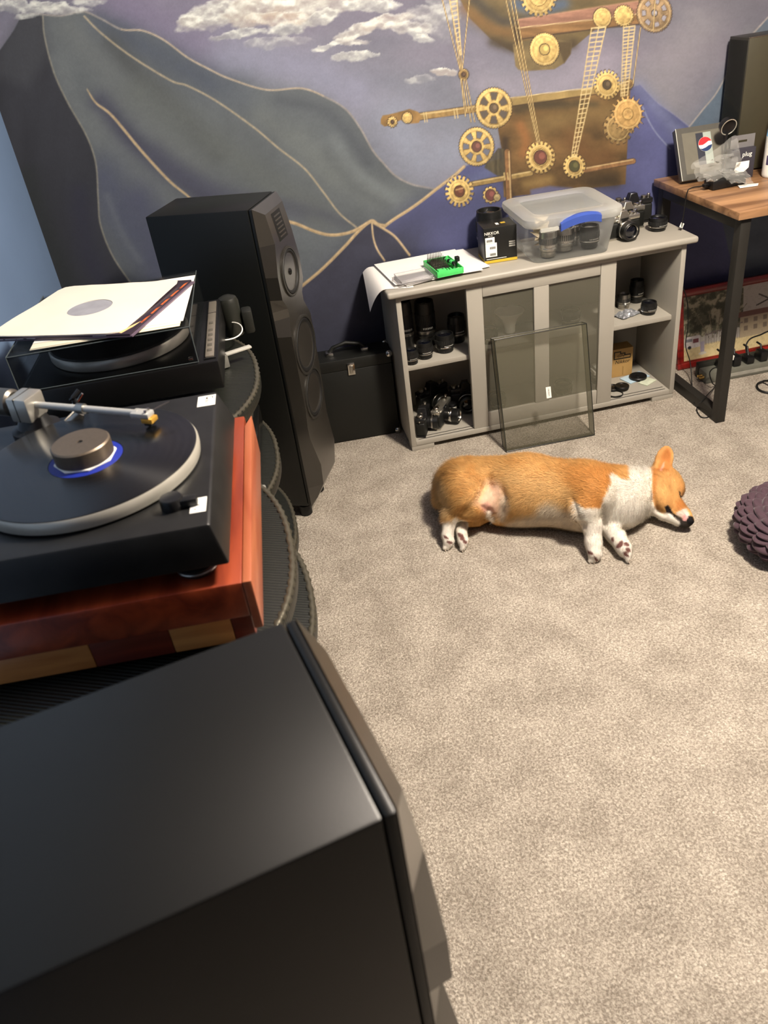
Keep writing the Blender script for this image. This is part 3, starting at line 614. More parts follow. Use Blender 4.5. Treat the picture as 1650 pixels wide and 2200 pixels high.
# the record being played
m = bpy.data.materials.new('vinyl_grooves'); m.use_nodes = True; nt = m.node_tree; b = nt.nodes['Principled BSDF']
tc = nt.nodes.new('ShaderNodeTexCoord'); wv = nt.nodes.new('ShaderNodeTexWave'); wv.wave_type = 'RINGS'; wv.rings_direction = 'Z'; wv.inputs['Scale'].default_value = 26; wv.inputs['Distortion'].default_value = .3
nt.links.new(tc.outputs['Object'], wv.inputs['Vector'])
r = nt.nodes.new('ShaderNodeValToRGB'); r.color_ramp.elements[0].color = (*lin((9, 9, 10)), 1); r.color_ramp.elements[1].color = (*lin((15, 15, 16)), 1); nt.links.new(wv.outputs['Fac'], r.inputs[0]); nt.links.new(r.outputs[0], b.inputs['Base Color'])
tg = nt.nodes.new('ShaderNodeTangent'); tg.direction_type = 'RADIAL'; tg.axis = 'Z'; nt.links.new(tg.outputs[0], b.inputs['Tangent'])
b.inputs['Roughness'].default_value = .25; b.inputs['Anisotropic'].default_value = .9; b.inputs['Anisotropic Rotation'].default_value = .25; b.inputs['Specular IOR Level'].default_value = .75
rec = thing('vinyl_record', 'black vinyl record with a blue label on the front turntable', 'record', (PX, PY, .983))
MB().lathe([(.001, .0003), (.0505, .0003), (.0508, .0018), (.148, .0018), (.1508, .0012), (.1508, .0004)], 128, None, True).build('disc', m, rec, ang=.5)
MB().lathe([(.001, .0019), (.0495, .0021), (.05, .0017)], 64, None, False).build('paper_label', pm('blue_label', (18, 36, 132), .5, var=.1, scale=120), rec)
bru = pm('bronze_anodised', (112, 100, 86), .42, .7, var=.06, scale=200)
wsh = tag(MB().prism([(.0425*math.cos(a), .0425*math.sin(a)) for a in [PI/8*k+.2 for k in range(16)] if int((a-.2)/(PI/8)+.5) % 2 == 0], 0, .003).build('plastic_washer', pm('white_plastic', (226, 224, 216), .5, var=.03), None, bevel=.0012, loc=(PX, PY, .9852)),
          'white octagonal plastic washer under the bronze record clamp', 'washer')
clp = thing('record_clamp', 'round bronze record clamp on the spinning blue label', 'clamp', (PX, PY, .9884))
MB().lathe([(.004, .021), (.004, .0225), (.0375, .0225), (.0395, .0205), (.0395, .001), (.038, 0), (.004, 0)], 64, None, False).build('disc_weight', bru, clp)
MB().lathe([(.0041, .004), (.0041, .021), (.0025, .0215)], 16, None).build('spindle_hole', dark, clp)

# ---------------------------------------------------------------- turntable under its smoked dust cover
T2 = (-.10, 1.60)
t2 = thing('turntable', 'rear turntable under a smoked dust cover with silver button strip', 'turntable', (T2[0], T2[1], 0), -.045)
MB().bx(-.405, .004, 0, .40, .80, .862).build('plinth', pm('black_plinth', (9, 9, 9), .35, var=.1), t2, bevel=.003)
for fx in (-.35, -.05):
    for fy in (.05, .35): MB().lathe([(.02, .766), (.024, .772), (.024, .79), (.018, .80)], 20, Matrix.Translation((fx, fy, 0))).build('foot', rub, t2)
pc2 = (-.215, .195)
MB().lathe([(.12, .863), (.152, .864), (.154, .868), (.154, .882), (.151, .886), (.149, .886)], 96, Matrix.Translation((*pc2, 0))).build('platter', alu, t2)
MB().lathe([(.149, .886), (.148, .890), (.002, .890)], 64, Matrix.Translation((*pc2, 0)), False).build('platter_mat', rub, t2)
sm = glassy('smoked_acrylic', (34, 37, 38), .035, .06)
def shell(x0, x1, y0, y1, z0, z1, th):
    mb = MB(); mb.bx(x0, x1, y0, y1, z1-th, z1); mb.bx(x0, x1, y0, y0+th, z0, z1-th); mb.bx(x0, x1, y1-th, y1, z0, z1-th); mb.bx(x0, x0+th, y0+th, y1-th, z0, z1-th); mb.bx(x1-th, x1, y0+th, y1-th, z0, z1-th); return mb
cov = shell(-.40, -.036, .006, .392, .8625, .940, .003).build('dust_cover', sm, t2, smooth=False)
edge = pm('acrylic_edge', (70, 76, 76), .2, var=.02)
e_ = .0012
for a_, b_ in (((-.40, .006, .940), (-.036, .006, .940)), ((-.036, .006, .940), (-.036, .392, .940)), ((-.036, .006, .863), (-.036, .006, .940)), ((-.40, .006, .863), (-.40, .006, .940)), ((-.40, .006, .940), (-.40, .392, .940)), ((-.40, .006, .864), (-.036, .006, .864))):
    MB().tube([a_, b_], e_, 6).build('cover_edge', edge, cov)
MB().bx(-.056, -.046, .012, .022, .8625, .872).build('cover_clip', chrome, cov, bevel=.001)
cs = MB().bx(-.022, -.004, .02, .37, .862, .868).build('button_strip', pm('satin_strip', (150, 142, 130), .35, .6, var=.05), t2, bevel=.001)
MB().bx(-.0225, -.0035, .285, .2865, .8675, .8686).build('strip_seam', dark, cs)
for yb in (.045, .075, .105, .135, .165, .21): MB().bx(-.018, -.008, yb, yb+.012, .868, .8692).build('button', pm('button_grey', (96, 92, 84), .4, .3, var=.05), cs, bevel=.0005)
MB().bx(-.026, -.0005, .015, .39, .8621, .8645).build('strip_bed', dark, t2, bevel=.0005)

# covers and sleeves lying on the dust cover
zl = .9405+.0012
def plate(name, label, cat, c, ang, w_, d_, z, th, mat, tilt=0.0):
    o = MB().bx(-w_/2, w_/2, -d_/2, d_/2, 0, th).build(name, mat, None, bevel=min(.0004, th*.3)); o.location = (c[0], c[1], z); o.rotation_euler = (tilt, 0, ang); return tag(o, label, cat)
cream = pm('cream_paper', (222, 214, 190), .8, var=.04, scale=14); wpap = pm('white_paper', (222, 213, 197), .8, var=.025, scale=10, bump=.1, bscale=30)
a_j = math.atan2(1.882-1.589, -.124+.251)-PI/2
jc = Vector((-.187, 1.735))-Vector((math.cos(a_j), math.sin(a_j)))*.155
plate('paper_sleeve', 'cream paper sleeve at the bottom of the pile on the dust cover', 'sleeve', (-.295, 1.775), -.06, .30, .30, zl, .0015, cream)
plate('paper_sleeve', 'second cream paper sleeve peeking out right of the dark record jackets', 'sleeve', (-.297, 1.78), -.035, .30, .30, zl+.0017, .0015, cream)
plate('paper_sleeve', 'white paper sleeve corner showing behind the holed sleeve', 'sleeve', (-.285, 1.80), -.09, .305, .305, zl+.0034, .001, pm('white_paper2', (230, 224, 216), .8, var=.03))
jm = pm('dark_jacket', (44, 34, 44), .35, var=.2, scale=20); jp = pm('plum_jacket', (92, 78, 92), .35, var=.15, scale=20)
j1 = plate('record_jacket', 'plum edged record jacket below the flame printed jacket', 'record jacket', (jc.x+.002, jc.y-.001), a_j, .315, .315, zl+.005, .0032, jp)
j2 = thing('record_jacket', 'dark record jacket with flame print under the white holed sleeve', 'record jacket', (jc.x-.004, jc.y, zl+.0085), a_j+.01)
MB().bx(-.1575, .1575, -.1575, .1575, 0, .0034).build('cover_board', jm, j2, bevel=.0004)
fm = pm('flame_orange', (196, 92, 40), .5, var=.4, scale=60); fc = pm('flame_cream', (226, 190, 130), .5, var=.2, scale=60)
for i in range(6):
    x0 = .06+i*.014; MB().prism([(x0, -.150), (x0+.006, -.152), (x0+.016, -.12), (x0+.02, -.09), (x0+.009, -.115)], .0034, .0037).build('flame_print', fc, j2)
for x0, y0 in ((-.03, -.152), (-.016, -.153), (-.04, -.15)): MB().prism([(x0, y0), (x0+.012, y0), (x0+.018, y0+.008), (x0+.006, y0+.006)], .0034, .0037).build('flame_print', fm, j2)
for i in range(5): MB().prism([(.152, -.1+i*.05), (.1565, -.1+i*.05), (.1565, -.06+i*.05), (.152, -.07+i*.05)], .0034, .0037).build('flame_print', fm, j2)
spi = pm('spine_print', (150, 150, 160), .5, var=0)
for i, (x0, x1) in enumerate(((-.15, -.13), (-.125, -.10), (-.098, -.083), (-.075, -.055), (.075, .105))): MB().bx(x0, x1, -.1577, -.1574, .0012, .0024).build('spine_lettering', spi, j2)
# white inner sleeve with a round hole
sl = thing('paper_sleeve', 'white inner sleeve with a round centre hole, topmost on the dust cover', 'sleeve', (jc.x-.018, jc.y+.004, zl+.0122), a_j)
n = 64; sq = []; ho = []
for i in range(n):
    a = 2*PI*i/n; cxx, cyy = math.cos(a), math.sin(a); k = .1525/max(abs(cxx), abs(cyy)); k = min(k, .206)
    wob_ = 1+.006*math.sin(5*a+1); sq.append((cxx*k*wob_, cyy*k*wob_)); ho.append((.049*cxx, .049*cyy))
vs = []; fs = []
for zz in (0, .0022):
    for ri in range(5):
        t = ri/4
        for i in range(n):
            x = ho[i][0]*(1-t)+sq[i][0]*t; y = ho[i][1]*(1-t)+sq[i][1]*t
            lift = .004*(t**4)*(max(0, math.sin(2*PI*i/n*2+.6)))+.0008*math.sin(x*60)*math.sin(y*50+1)*t
            vs.append((x, y, zz+max(0, lift)))
for s_ in range(2):
    for ri in range(4):
        for i in range(n):
            a = s_*5*n+ri*n; j = (i+1) % n; fs.append((a+i, a+j, a+n+j, a+n+i))
for i in range(n):
    j = (i+1) % n; fs.append((i, j, 5*n+j, 5*n+i)); fs.append((4*n+i, 4*n+j, 9*n+j, 9*n+i))
MB().add(vs, fs).build('sleeve_sheet', wpap, sl, ang=1.2)
MB().lathe([(.0485, .0002), (.0485, .0012)], 48).build('lining', pm('grey_lining', (150, 150, 156), .5, var=.12, scale=25), sl)

# ---------------------------------------------------------------- small device and fittings on the lower shelf
d3 = thing('turntable', 'small black turntable half hidden on the middle shelf of the far stand', 'turntable', (-.07, 1.60, .551), -.1)
MB().bx(-.36, 0, 0, .30, .012, .06).build('plinth', pm('gloss_black_lacquer', (17, 17, 16), .18, var=.05), d3, bevel=.002)
MB().lathe([(.13, .06), (.13, .075), (.001, .0755)], 64, Matrix.Translation((-.20, .16, 0))).build('platter', dark, d3)
for fx, fy in ((-.03, .03), (-.33, .03), (-.03, .27), (-.33, .27)): MB().lathe([(.014, 0), (.014, .012)], 16, Matrix.Translation((fx, fy, 0))).build('foot', rub, d3)
MB().tube([(-.05, .235, .095), (-.046, .15, .092), (-.05, .09, .082), (-.058, .066, .076)], [.006, .006, .008, .007], 12).build('tonearm', pm('black_chrome', (46, 44, 40), .12, .8, var=.03), d3)
MB().lathe([(.02, .06), (.02, .085), (.014, .10)], 20, Matrix.Translation((-.05, .235, 0))).build('arm_base', dark, d3)
MB().bx(-.085, -.012, .225, .275, .06, .083).build('arm_housing', pm('gloss_grey', (70, 70, 60), .15, .3, var=.03), d3, bevel=.004)
MB().prism([(-.044, .05), (-.036, .052), (-.038, .06), (-.036, .07), (-.045, .069), (-.042, .06)], .0601, .0606).build('maker_mark', wht, d3)
tag(MB().bx(-.02, .02, -.016, .016, 0, .03).build('grey_block', pm('grey_plastic', (130, 130, 124), .5, var=.05), None, bevel=.004, loc=(-.078, 1.535, .551)), 'small grey plastic block in front of the half hidden turntable', 'block')
tag(MB().prism([(-.006, -.016), (.006, -.012), (.005, .014), (-.005, .017)], 0, .028).build('plastic_clip', wht, None, bevel=.001, loc=(-.108, 1.555, .551)), 'white plastic clip between the red slab and the grey block', 'clip')
# cable loop and pale bracket behind the rear turntable
wc_ = pm('white_cable', (224, 222, 214), .4, var=.02)
L0 = Vector((-.062, 1.93, .802))
pts = [L0+Vector((-.06+.0*k, .02, 0)) for k in range(1)]+[L0+Vector((-.03+.052*math.cos(a), .055*math.sin(a), .004*math.sin(a*2))) for a in np.linspace(2.2, -2.2, 26)]
tag(MB().tube(pts, .0016, 6).build('cable_loop', wc_, None), 'thin white cable loop sticking out behind the rear turntable', 'cable')
br = thing('signal_plug', 'pale angled plug bracket beside the white cable loop', 'plug', (-.075, 1.80, .768), .35)
MB().bx(-.03, .05, -.008, .008, .026, .031).build('arm_plate', pm('pale_metal', (206, 204, 194), .3, .4, var=.03), br, bevel=.0015); MB().bx(-.03, -.012, -.01, .01, 0, .031).build('plug_body', pm('grey_metal', (140, 138, 130), .3, .5, var=.04), br, bevel=.002)
hp = thing('cylindrical_can', 'dark grey cylinder standing behind the rear turntable at its right', 'cylinder', (-.062, 2.0, .766))
MB().lathe([(.024, 0), (.026, .004), (.026, .085), (.022, .095), (.012, .10), (.001, .101)], 28).build('can_body', pm('olive_black', (30, 31, 26), .4, var=.08), hp)
MB().bx(.026, .052, -.02, .02, 0, .06).build('side_block', pm('olive_black2', (24, 25, 21), .45, var=.08), hp, bevel=.006)
# ---------------------------------------------------------------- black record case
leather = pm('black_leatherette', (17, 18, 15), .5, var=.15, scale=200, bump=.25, bscale=900)
k_ = thing('record_case', 'black leatherette record case with chrome corners left of the grey cabinet', 'case', (.128, 2.735, 0), -.06)
MB().bx(0, .318, 0, .115, .004, .292).build('case_body', leather, k_, bevel=.003); MB().bx(0, .318, 0, .115, .2925, .335).build('case_lid', leather, k_, bevel=.003)
lt = MB().bx(.155, .182, -.005, .0, .272, .318).build('latch', chrome, k_, bevel=.0015); MB().bx(.162, .175, -.008, -.005, .28, .308).build('latch_lever', steel, lt, bevel=.001)
for x in (0, .318):
    for z in (.006, .333):
        for y in (.0, ) + ((.115,) if z > .1 else ()):
            MB().ball((x+(.006 if x == 0 else -.006), y+(.005 if y == 0 else -.005), z+(.006 if z < .1 else -.006)), .0135, 8).build('corner_cap', chrome, k_)
h_ = MB().tube([(.10, .06, .346), (.115, .06, .362), (.165, .06, .374), (.215, .06, .362), (.23, .06, .346)], .007, 10).build('handle', leather, k_)
for x in (.10, .23): MB().bx(x-.014, x+.014, .045, .075, .335, .348).build('handle_bracket', chrome, h_, bevel=.003)

# ---------------------------------------------------------------- grey cabinet
gp = pm('grey_paint', (158, 153, 142), .45, var=.03, scale=6)
gz = glassy('cabinet_glass', (184, 180, 158), .13, .12)
cb = thing('sideboard_cabinet', 'grey painted cabinet with glass sliding door and open shelves', 'cabinet', (.457, 2.553, 0))
MB().bx(0, .018, 0, .295, .02, .588).build('side_panel', gp, cb, bevel=.0015); MB().bx(1.012, 1.03, 0, .295, .02, .588).build('side_panel', gp, cb, bevel=.0015)
MB().bx(.018, 1.012, .0, .29, .02, .038).build('bottom_panel', gp, cb, bevel=.0015); MB().bx(.018, 1.012, .288, .295, .038, .588).build('back_panel', gp, cb)
MB().bx(-.03, 1.06, -.024, .30, .589, .612).build('top_board', gp, cb, bevel=.009, seg=4)
MB().bx(.018, 1.012, .0005, .02, .572, .5885).build('top_rail', gp, cb, bevel=.001)
MB().bx(.018, 1.012, .03, .288, .306, .324).build('shelf', gp, cb, bevel=.0015)
for x0, x1 in ((0, .085), (.945, 1.03)): MB().bx(x0, x1, .002, .05, 0, .0205).build('foot', gp, cb, bevel=.001); MB().bx(x0, x1, .24, .29, 0, .0205).build('foot', gp, cb, bevel=.001)
for y in (.012, .030): MB().bx(.03, 1.0, y, y+.0035, .0375, .0384).build('track_groove', dark, cb)
dm = MB(); dm.bx(.242, .298, .004, .022, .0385, .571); door = dm.build('door_stile', gp, cb, bevel=.0015)
for a in ((.721, .777, .0385, .571),): MB().bx(a[0], a[1], .004, .022, a[2], a[3]).build('door_stile', gp, cb, bevel=.0015)
MB().bx(.299, .720, .0045, .0215, .532, .571).build('door_rail', gp, cb, bevel=.0015); MB().bx(.299, .720, .0045, .0215, .0385, .094).build('door_rail', gp, cb, bevel=.0015)
MB().bx(.480, .534, .0045, .0215, .0945, .5315).build('door_mullion', gp, cb, bevel=.0015)
for x0, x1 in ((.298, .480), (.534, .721)): MB().bx(x0, x1, .014, .017, .094, .532).build('glass_pane', gz, cb, smooth=False)

# ---------------------------------------------------------------- lenses, cameras
lb = pm('lens_black', (19, 19, 18), .38, var=.15, scale=120); lrib = pm('lens_rib', (30, 30, 29), .55, var=.2, scale=150)
lglass = pm('lens_glass', (12, 14, 22), .06, var=.02, coat=1.0)
def lens_parts(t, r, h, style=0, M=Matrix.Identity(4)):
    """style 0 black prime, 1 silver ringed, 2 tall zoom"""
    body = lb if style != 1 else steel
    MB().lathe([(r*.80, 0), (r*.86, h*.04), (r*.86, h*.2), (r*.97, h*.24), (r, h*.3), (r*.98, h*.88), (r*.93, h*.97), (r*.93, h), (r*.82, h), (r*.78, h*.9)], 28, M, False).build('barrel', body, t, ang=.5)
    vs = []
    mb = MB(); n = 36
    for k in range(n):
        a = 2*PI*k/n; mb.bx(r*.965, r*1.03, -r*.05, r*.05, h*.5, h*.74, M @ Matrix.Rotation(a, 4, 'Z'))
    stuff(mb.build('focus_grip', lrib, t, smooth=False))
    MB().lathe([(r*.80, h*.9), (r*.5, h*.94), (.0005, h*.96)], 24, M, False).build('front_glass', lglass, t)
    MB().lathe([(r*.98, h*.30), (r*1.015, h*.32), (r*1.015, h*.36), (r*.98, h*.38)], 28, M, False).build('metal_ring', chrome if style != 2 else steel, t)
    MB().lathe([(r*.90, h*.97), (r*.95, h*.985), (r*.90, h*1.003), (r*.84, h*1.0)], 28, M, False).build('filter_ring', lb if style != 1 else chrome, t)
    for i in range(7):
        a = -PI/2-.5+i*.16; MB().bx(r*1.0, r*1.006, -r*.03, r*.03, h*.42, h*.46, M @ Matrix.Rotation(a, 4, 'Z')).build('scale_mark', wht, t)
def lens(label, p, r, h, style=0, z=None, group=None, name='camera_lens'):
    t = thing(name, label, 'lens', (p[0], p[1], z if z is not None else p[2]), rnd.random()*.4, group); lens_parts(t, r, h, style); return t
def camera(label, p, rz, silver=True, w_=.14, h_=.088, lr=.03, lh=.04, prism=True, tilt=0):
    t = thing('film_camera', label, 'camera', p, rz)
    top = pm('satin_chrome_top', (196, 192, 180), .26, .9, var=.05) if silver else pm('black_enamel', (24, 24, 25), .25, var=.05)
    MB().bx(-w_/2, w_/2, -.018, .018, .006, h_*.70).build('leather_body', leather, t, bevel=.007, seg=3)
    MB().bx(-w_/2, w_/2, -.0175, .0175, 0, .007).build('base_plate', top, t, bevel=.002)
    tp = MB().bx(-w_/2, w_/2, -.0175, .0175, h_*.70, h_*.9).build('top_plate', top, t, bevel=.004, seg=3)
    if prism:
        mb = MB(); mb.add([(-.026, -.022, h_*.68), (.026, -.022, h_*.68), (.026, .02, h_*.68), (-.026, .02, h_*.68), (-.012, -.015, h_*1.14), (.012, -.015, h_*1.14), (.012, .014, h_*1.12), (-.012, .014, h_*1.12)],
                          [(3, 2, 1, 0), (4, 5, 6, 7), (0, 1, 5, 4), (1, 2, 6, 5), (2, 3, 7, 6), (3, 0, 4, 7)]); mb.build('prism_housing', top, t, bevel=.002, ang=.3)
        MB().bx(-.014, .014, -.0235, -.021, h_*.78, h_*.86).build('name_plate', lb, t, bevel=.0005)
    else:
        MB().bx(-.02, .012, -.0185, -.017, h_*.76, h_*.86).build('viewfinder_window', lglass, t, bevel=.0005)
    for x, rr, hh in ((-w_*.36, .011, .010), (w_*.30, .010, .008), (w_*.42, .006, .012), (-w_*.2, .005, .008)):
        d_ = MB().lathe([(rr, 0), (rr, hh*.8), (rr*.8, hh), (.0005, hh)], 16, Matrix.Translation((x, 0, h_*.9))).build('dial', chrome if silver else steel, t)
    M = Matrix.Translation((0, -.018, h_*.40)) @ Matrix.Rotation(PI/2, 4, 'X')
    ln = MB().lathe([(lr*.95, 0), (lr*.95, lh*.25), (lr, lh*.3), (lr, lh*.95), (lr*.92, lh), (lr*.8, lh), (lr*.72, lh*.8)], 30, M, False).build('lens_barrel', lb, t, ang=.5)
    MB().lathe([(lr*1.0, lh*.32), (lr*1.03, lh*.36), (lr*1.03, lh*.48), (lr*1.0, lh*.5)], 30, M, False).build('aperture_ring', chrome if silver else steel, ln)
    MB().lathe([(lr*.80, lh*.96), (lr*.76, lh*.985), (lr*.70, lh*.9)], 30, M, False).build('name_ring', steel, ln)
    MB().lathe([(lr*.71, lh*.8), (lr*.4, lh*.88), (.0004, lh*.9)], 24, M, False).build('front_element', lglass, ln)
    for x in (-w_/2-.003, w_/2+.003): MB().lathe([(.003, -.003), (.003, .003)], 10, Matrix.Translation((x, 0, h_*.8))).build('strap_lug', chrome, t)
    return t
zs_ = .3245
# left bay, upper shelf
lens('short black lens at the left front of the cabinet upper shelf', (.500, 2.605), .025, .052, 0, zs_, None)
lens('black lens with silver line second from left on the upper shelf', (.556, 2.632), .029, .060, 0, zs_)
lens('wide black lens third from left on the left upper shelf', (.636, 2.655), .034, .066, 0, zs_)
lens('tall black zoom lens at the back of the left upper shelf', (.592, 2.745), .036, .165, 2, zs_)
lens('tall slim black lens in the back left corner of the upper shelf', (.515, 2.74), .030, .18, 2, zs_)
lens('black lens half hidden behind the door stile on the left upper shelf', (.70, 2.72), .032, .10, 2, zs_)
# left bay, bottom
zb_ = .0386
camera('silver and black rangefinder camera turned right on the cabinet bottom left', (.603, 2.662, zb_), .95, True, .13, .085, .026, .055, False)
camera('black camera at the far left front of the cabinet bottom bay', (.525, 2.632, zb_), 1.15, False, .13, .085, .026, .04, True)
camera('black camera behind the silver rangefinder in the bottom left bay', (.60, 2.79, zb_), .45, False, .14, .10, .03, .045, True)
camera('black camera with a wide lens beside the door stile at the bottom left', (.722, 2.74, zb_), -.15, False, .12, .10, .034, .05, True)
cn = thing('film_canister', 'small white canister with black cap behind the silver rangefinder', 'canister', (.655, 2.695, zb_))
MB().lathe([(.0155, 0), (.0165, .003), (.0165, .042), (.0155, .044)], 20).build('canister_body', pm('milky_plastic', (196, 194, 184), .5, var=.03), cn); MB().lathe([(.018, .044), (.018, .052), (.017, .054), (.001, .054)], 20).build('cap', dark, cn)
tag(MB().prism([(-.03, -.02), (.03, -.024), (.034, .02), (-.02, .026)], 0, .05).build('leather_pouch', pm('brown_leather', (60, 44, 32), .6, var=.25, scale=50), None, bevel=.008, loc=(.67, 2.80, zb_)), 'dark brown leather pouch at the back of the bottom left bay', 'pouch')
# behind the glass door
lens('black lens behind the left glass pane on the middle shelf', (.80, 2.66), .034, .05, 0, zs_)
lens('black lens behind the right glass pane on the middle shelf', (1.12, 2.68), .036, .055, 0, zs_)
lens('lens standing at the bottom behind the left glass pane', (.83, 2.68), .032, .06, 0, zb_)
lens('lens standing at the bottom behind the right glass pane', (1.09, 2.67), .034, .06, 0, zb_)
fn = thing('lens_hood', 'white funnel shaped hood behind the left glass pane', 'hood', (.895, 2.70, zs_))
MB().lathe([(.018, 0), (.02, .03), (.028, .055), (.055, .085), (.052, .085), (.026, .056), (.016, .03)], 28, None, False).build('hood_shell', pm('pale_plastic', (206, 204, 190), .4, var=.04), fn); MB().lathe([(.022, 0), (.022, .006)], 24).build('hood_ring', steel, fn)
bg = thing('camera_bag', 'dark camera bag at the back behind the glass door', 'bag', (.96, 2.79, zs_))
MB().bx(-.10, .10, -.04, .035, 0, .15).build('bag_body', pm('dark_nylon', (22, 24, 20), .8, var=.2, scale=80), bg, bevel=.015, seg=3); MB().bx(-.104, .104, -.044, -.03, .085, .153).build('flap', pm('dark_nylon', (22, 24, 20)), bg, bevel=.006)
# right bay
lens('olive black lens at the right front of the right upper shelf', (1.405, 2.635), .028, .045, 0, zs_)
lens('dark lens at the left front of the right upper shelf', (1.252, 2.66), .026, .06, 0, zs_)
lens('silver ringed lens in the middle of the right upper shelf', (1.352, 2.73), .024, .055, 1, zs_)
lens('tall black lens at the back of the right upper shelf', (1.42, 2.765), .026, .085, 2, zs_)
lens('black lens at the back left of the right upper shelf', (1.30, 2.76), .030, .065, 0, zs_)
n = 14; vs = []; fs = []
for i in range(n+1):
    for j in range(n+1):
        u, v = i/n, j/n; e = min(u, 1-u, v, 1-v)*2
        vs.append(((u-.5)*.085+rnd.uniform(-.002, .002), (v-.5)*.05+rnd.uniform(-.002, .002), .003+.016*math.sqrt(max(0, e))*(1+.4*math.sin(u*17)*math.sin(v*13))+rnd.uniform(0, .003)))
b0 = len(vs)
for i in range(n): 
    for j in range(n): a = i*(n+1)+j; fs.append((a, a+1, a+n+2, a+n+1))
rim_ = [i*(n+1) for i in range(n+1)]+[n*(n+1)+j for j in range(1, n+1)]+[i*(n+1)+n for i in range(n-1, -1, -1)]+[j for j in range(n-1, 0, -1)]
fb = MB().add(vs, fs+[tuple(rim_)]).build('foil_packet', pm('crumpled_foil', (206, 210, 216), .25, .75, var=.1, scale=60), None, ang=.15, loc=(1.33, 2.655, zs_)); fb.rotation_euler = (0, 0, .35)
tag(fb, 'crumpled silver foil packet between lenses on the right upper shelf', 'packet')
kraft = pm('kraft_card', (178, 142, 86), .7, var=.05, scale=20)
kb = thing('lens_carton', 'yellow brown Nikkor lens carton standing in the bottom right bay', 'carton', (1.36, 2.765, zb_), -.05)
MB().bx(-.045, .045, -.03, .03, 0, .118).build('carton_body', kraft, kb, bevel=.001)
MF = TM(0, -.0303, .07, rx=FACE)
text('Nikkor', .0205, ink, kb, TM(.002, -.0303, .063, rx=FACE), shear=.25, ext=.0002)
for pl in ([(-.033, .075), (-.033, .108), (-.004, .108), (-.004, .100), (.014, .100), (.014, .092), (.036, .092), (.036, .075), (.033, .075), (.033, .088), (.010, .088), (.010, .096), (-.008, .096), (-.008, .104), (-.029, .104), (-.029, .079), (.036, .079), (.036, .075)],):
    MB().prism(pl, .0301, .0305, TM(0, 0, 0, rx=FACE)).build('logo_outline', ink, kb, smooth=False)
text('GN', .015, ink, kb, TM(-.006, -.0303, .0885, rx=FACE), shear=.3, sx=1.3)
MB().prism([(.004, .006), (.009, .006), (.009, .04), (.004, .045)], .0301, .0303, TM(0, 0, 0, rx=FACE)).build('print', pm('faded_print', (150, 118, 66), .7, var=0), kb)
for i, (lab_, sz, dx) in enumerate((('black lens box lowest of the small boxes at the bottom right bay', (.05, .06, .022), 0), ('grey film box second in the small stack at the bottom right bay', (.042, .05, .014), .002), ('white film box third in the small stack at the bottom right bay', (.044, .05, .014), -.002), ('pale grey film box topmost of the small stack in the bottom right bay', (.04, .05, .014), .001))):
    zc = zb_+(0, .0222, .0364, .0506)[i]; bx_ = thing('film_box', lab_, 'box', (1.262+dx, 2.74, zc))
    MB().bx(-sz[0]/2, sz[0]/2, -sz[1]/2, sz[1]/2, 0, sz[2]).build('box_body', (dark, pm('grey_card', (150, 148, 142), .6), wht, pm('pale_card', (200, 198, 190), .6))[i], bx_, bevel=.001)
    MB().bx(-sz[0]*.3, sz[0]*.42, -sz[1]/2-.0003, -sz[1]/2+.0005, sz[2]*.3, sz[2]*.6).build('print_band', (pm('grey_card', (150, 148, 142)), ink, pm('grey_ink', (120, 120, 116)), ink)[i], bx_)
def cap(label, p, r):
    t = thing('lens_cover', label, 'lens cap', p); MB().lathe([(r, 0), (r, .007), (r*.94, .009), (r*.7, .0086), (r*.66, .0075), (.001, .0075)], 36).build('cap_disc', lb, t)
    MB().lathe([(r*.3, .0075), (r*.28, .0088), (.001, .009)], 20).build('cap_badge', pm('gloss_black', (20, 20, 20), .12), t); return t
cap('black lens cap on the blue leaflet in the bottom right bay', (1.408, 2.69, zb_+.004), .034)
cap('rear one of two overlapping black lens caps on the cabinet bottom', (1.283, 2.648, zb_), .027)
c2 = cap('front one of two overlapping black lens caps on the cabinet bottom', (1.312, 2.628, zb_+.0095), .027)
tag(MB().lathe([(.0265, 0), (.0285, .001), (.0285, .005), (.0265, .006), (.0262, .003)], 40, None, False).build('filter_ring', lb, None, loc=(1.272, 2.598, zb_+.001)), 'thin black filter ring lying on the bottom panel near the door', 'ring')
plate('leaflet', 'light blue leaflet under the lens cap in the bottom right bay', 'leaflet', (1.40, 2.70), .3, .10, .06, zb_, .0035, pm('pale_blue_paper', (172, 196, 210), .6, var=.06))
plate('leaflet', 'pale green printed card at the right of the bottom bay', 'leaflet', (1.425, 2.645), .5, .06, .04, zb_, .004, pm('pale_green_paper', (196, 202, 180), .6, var=.1))

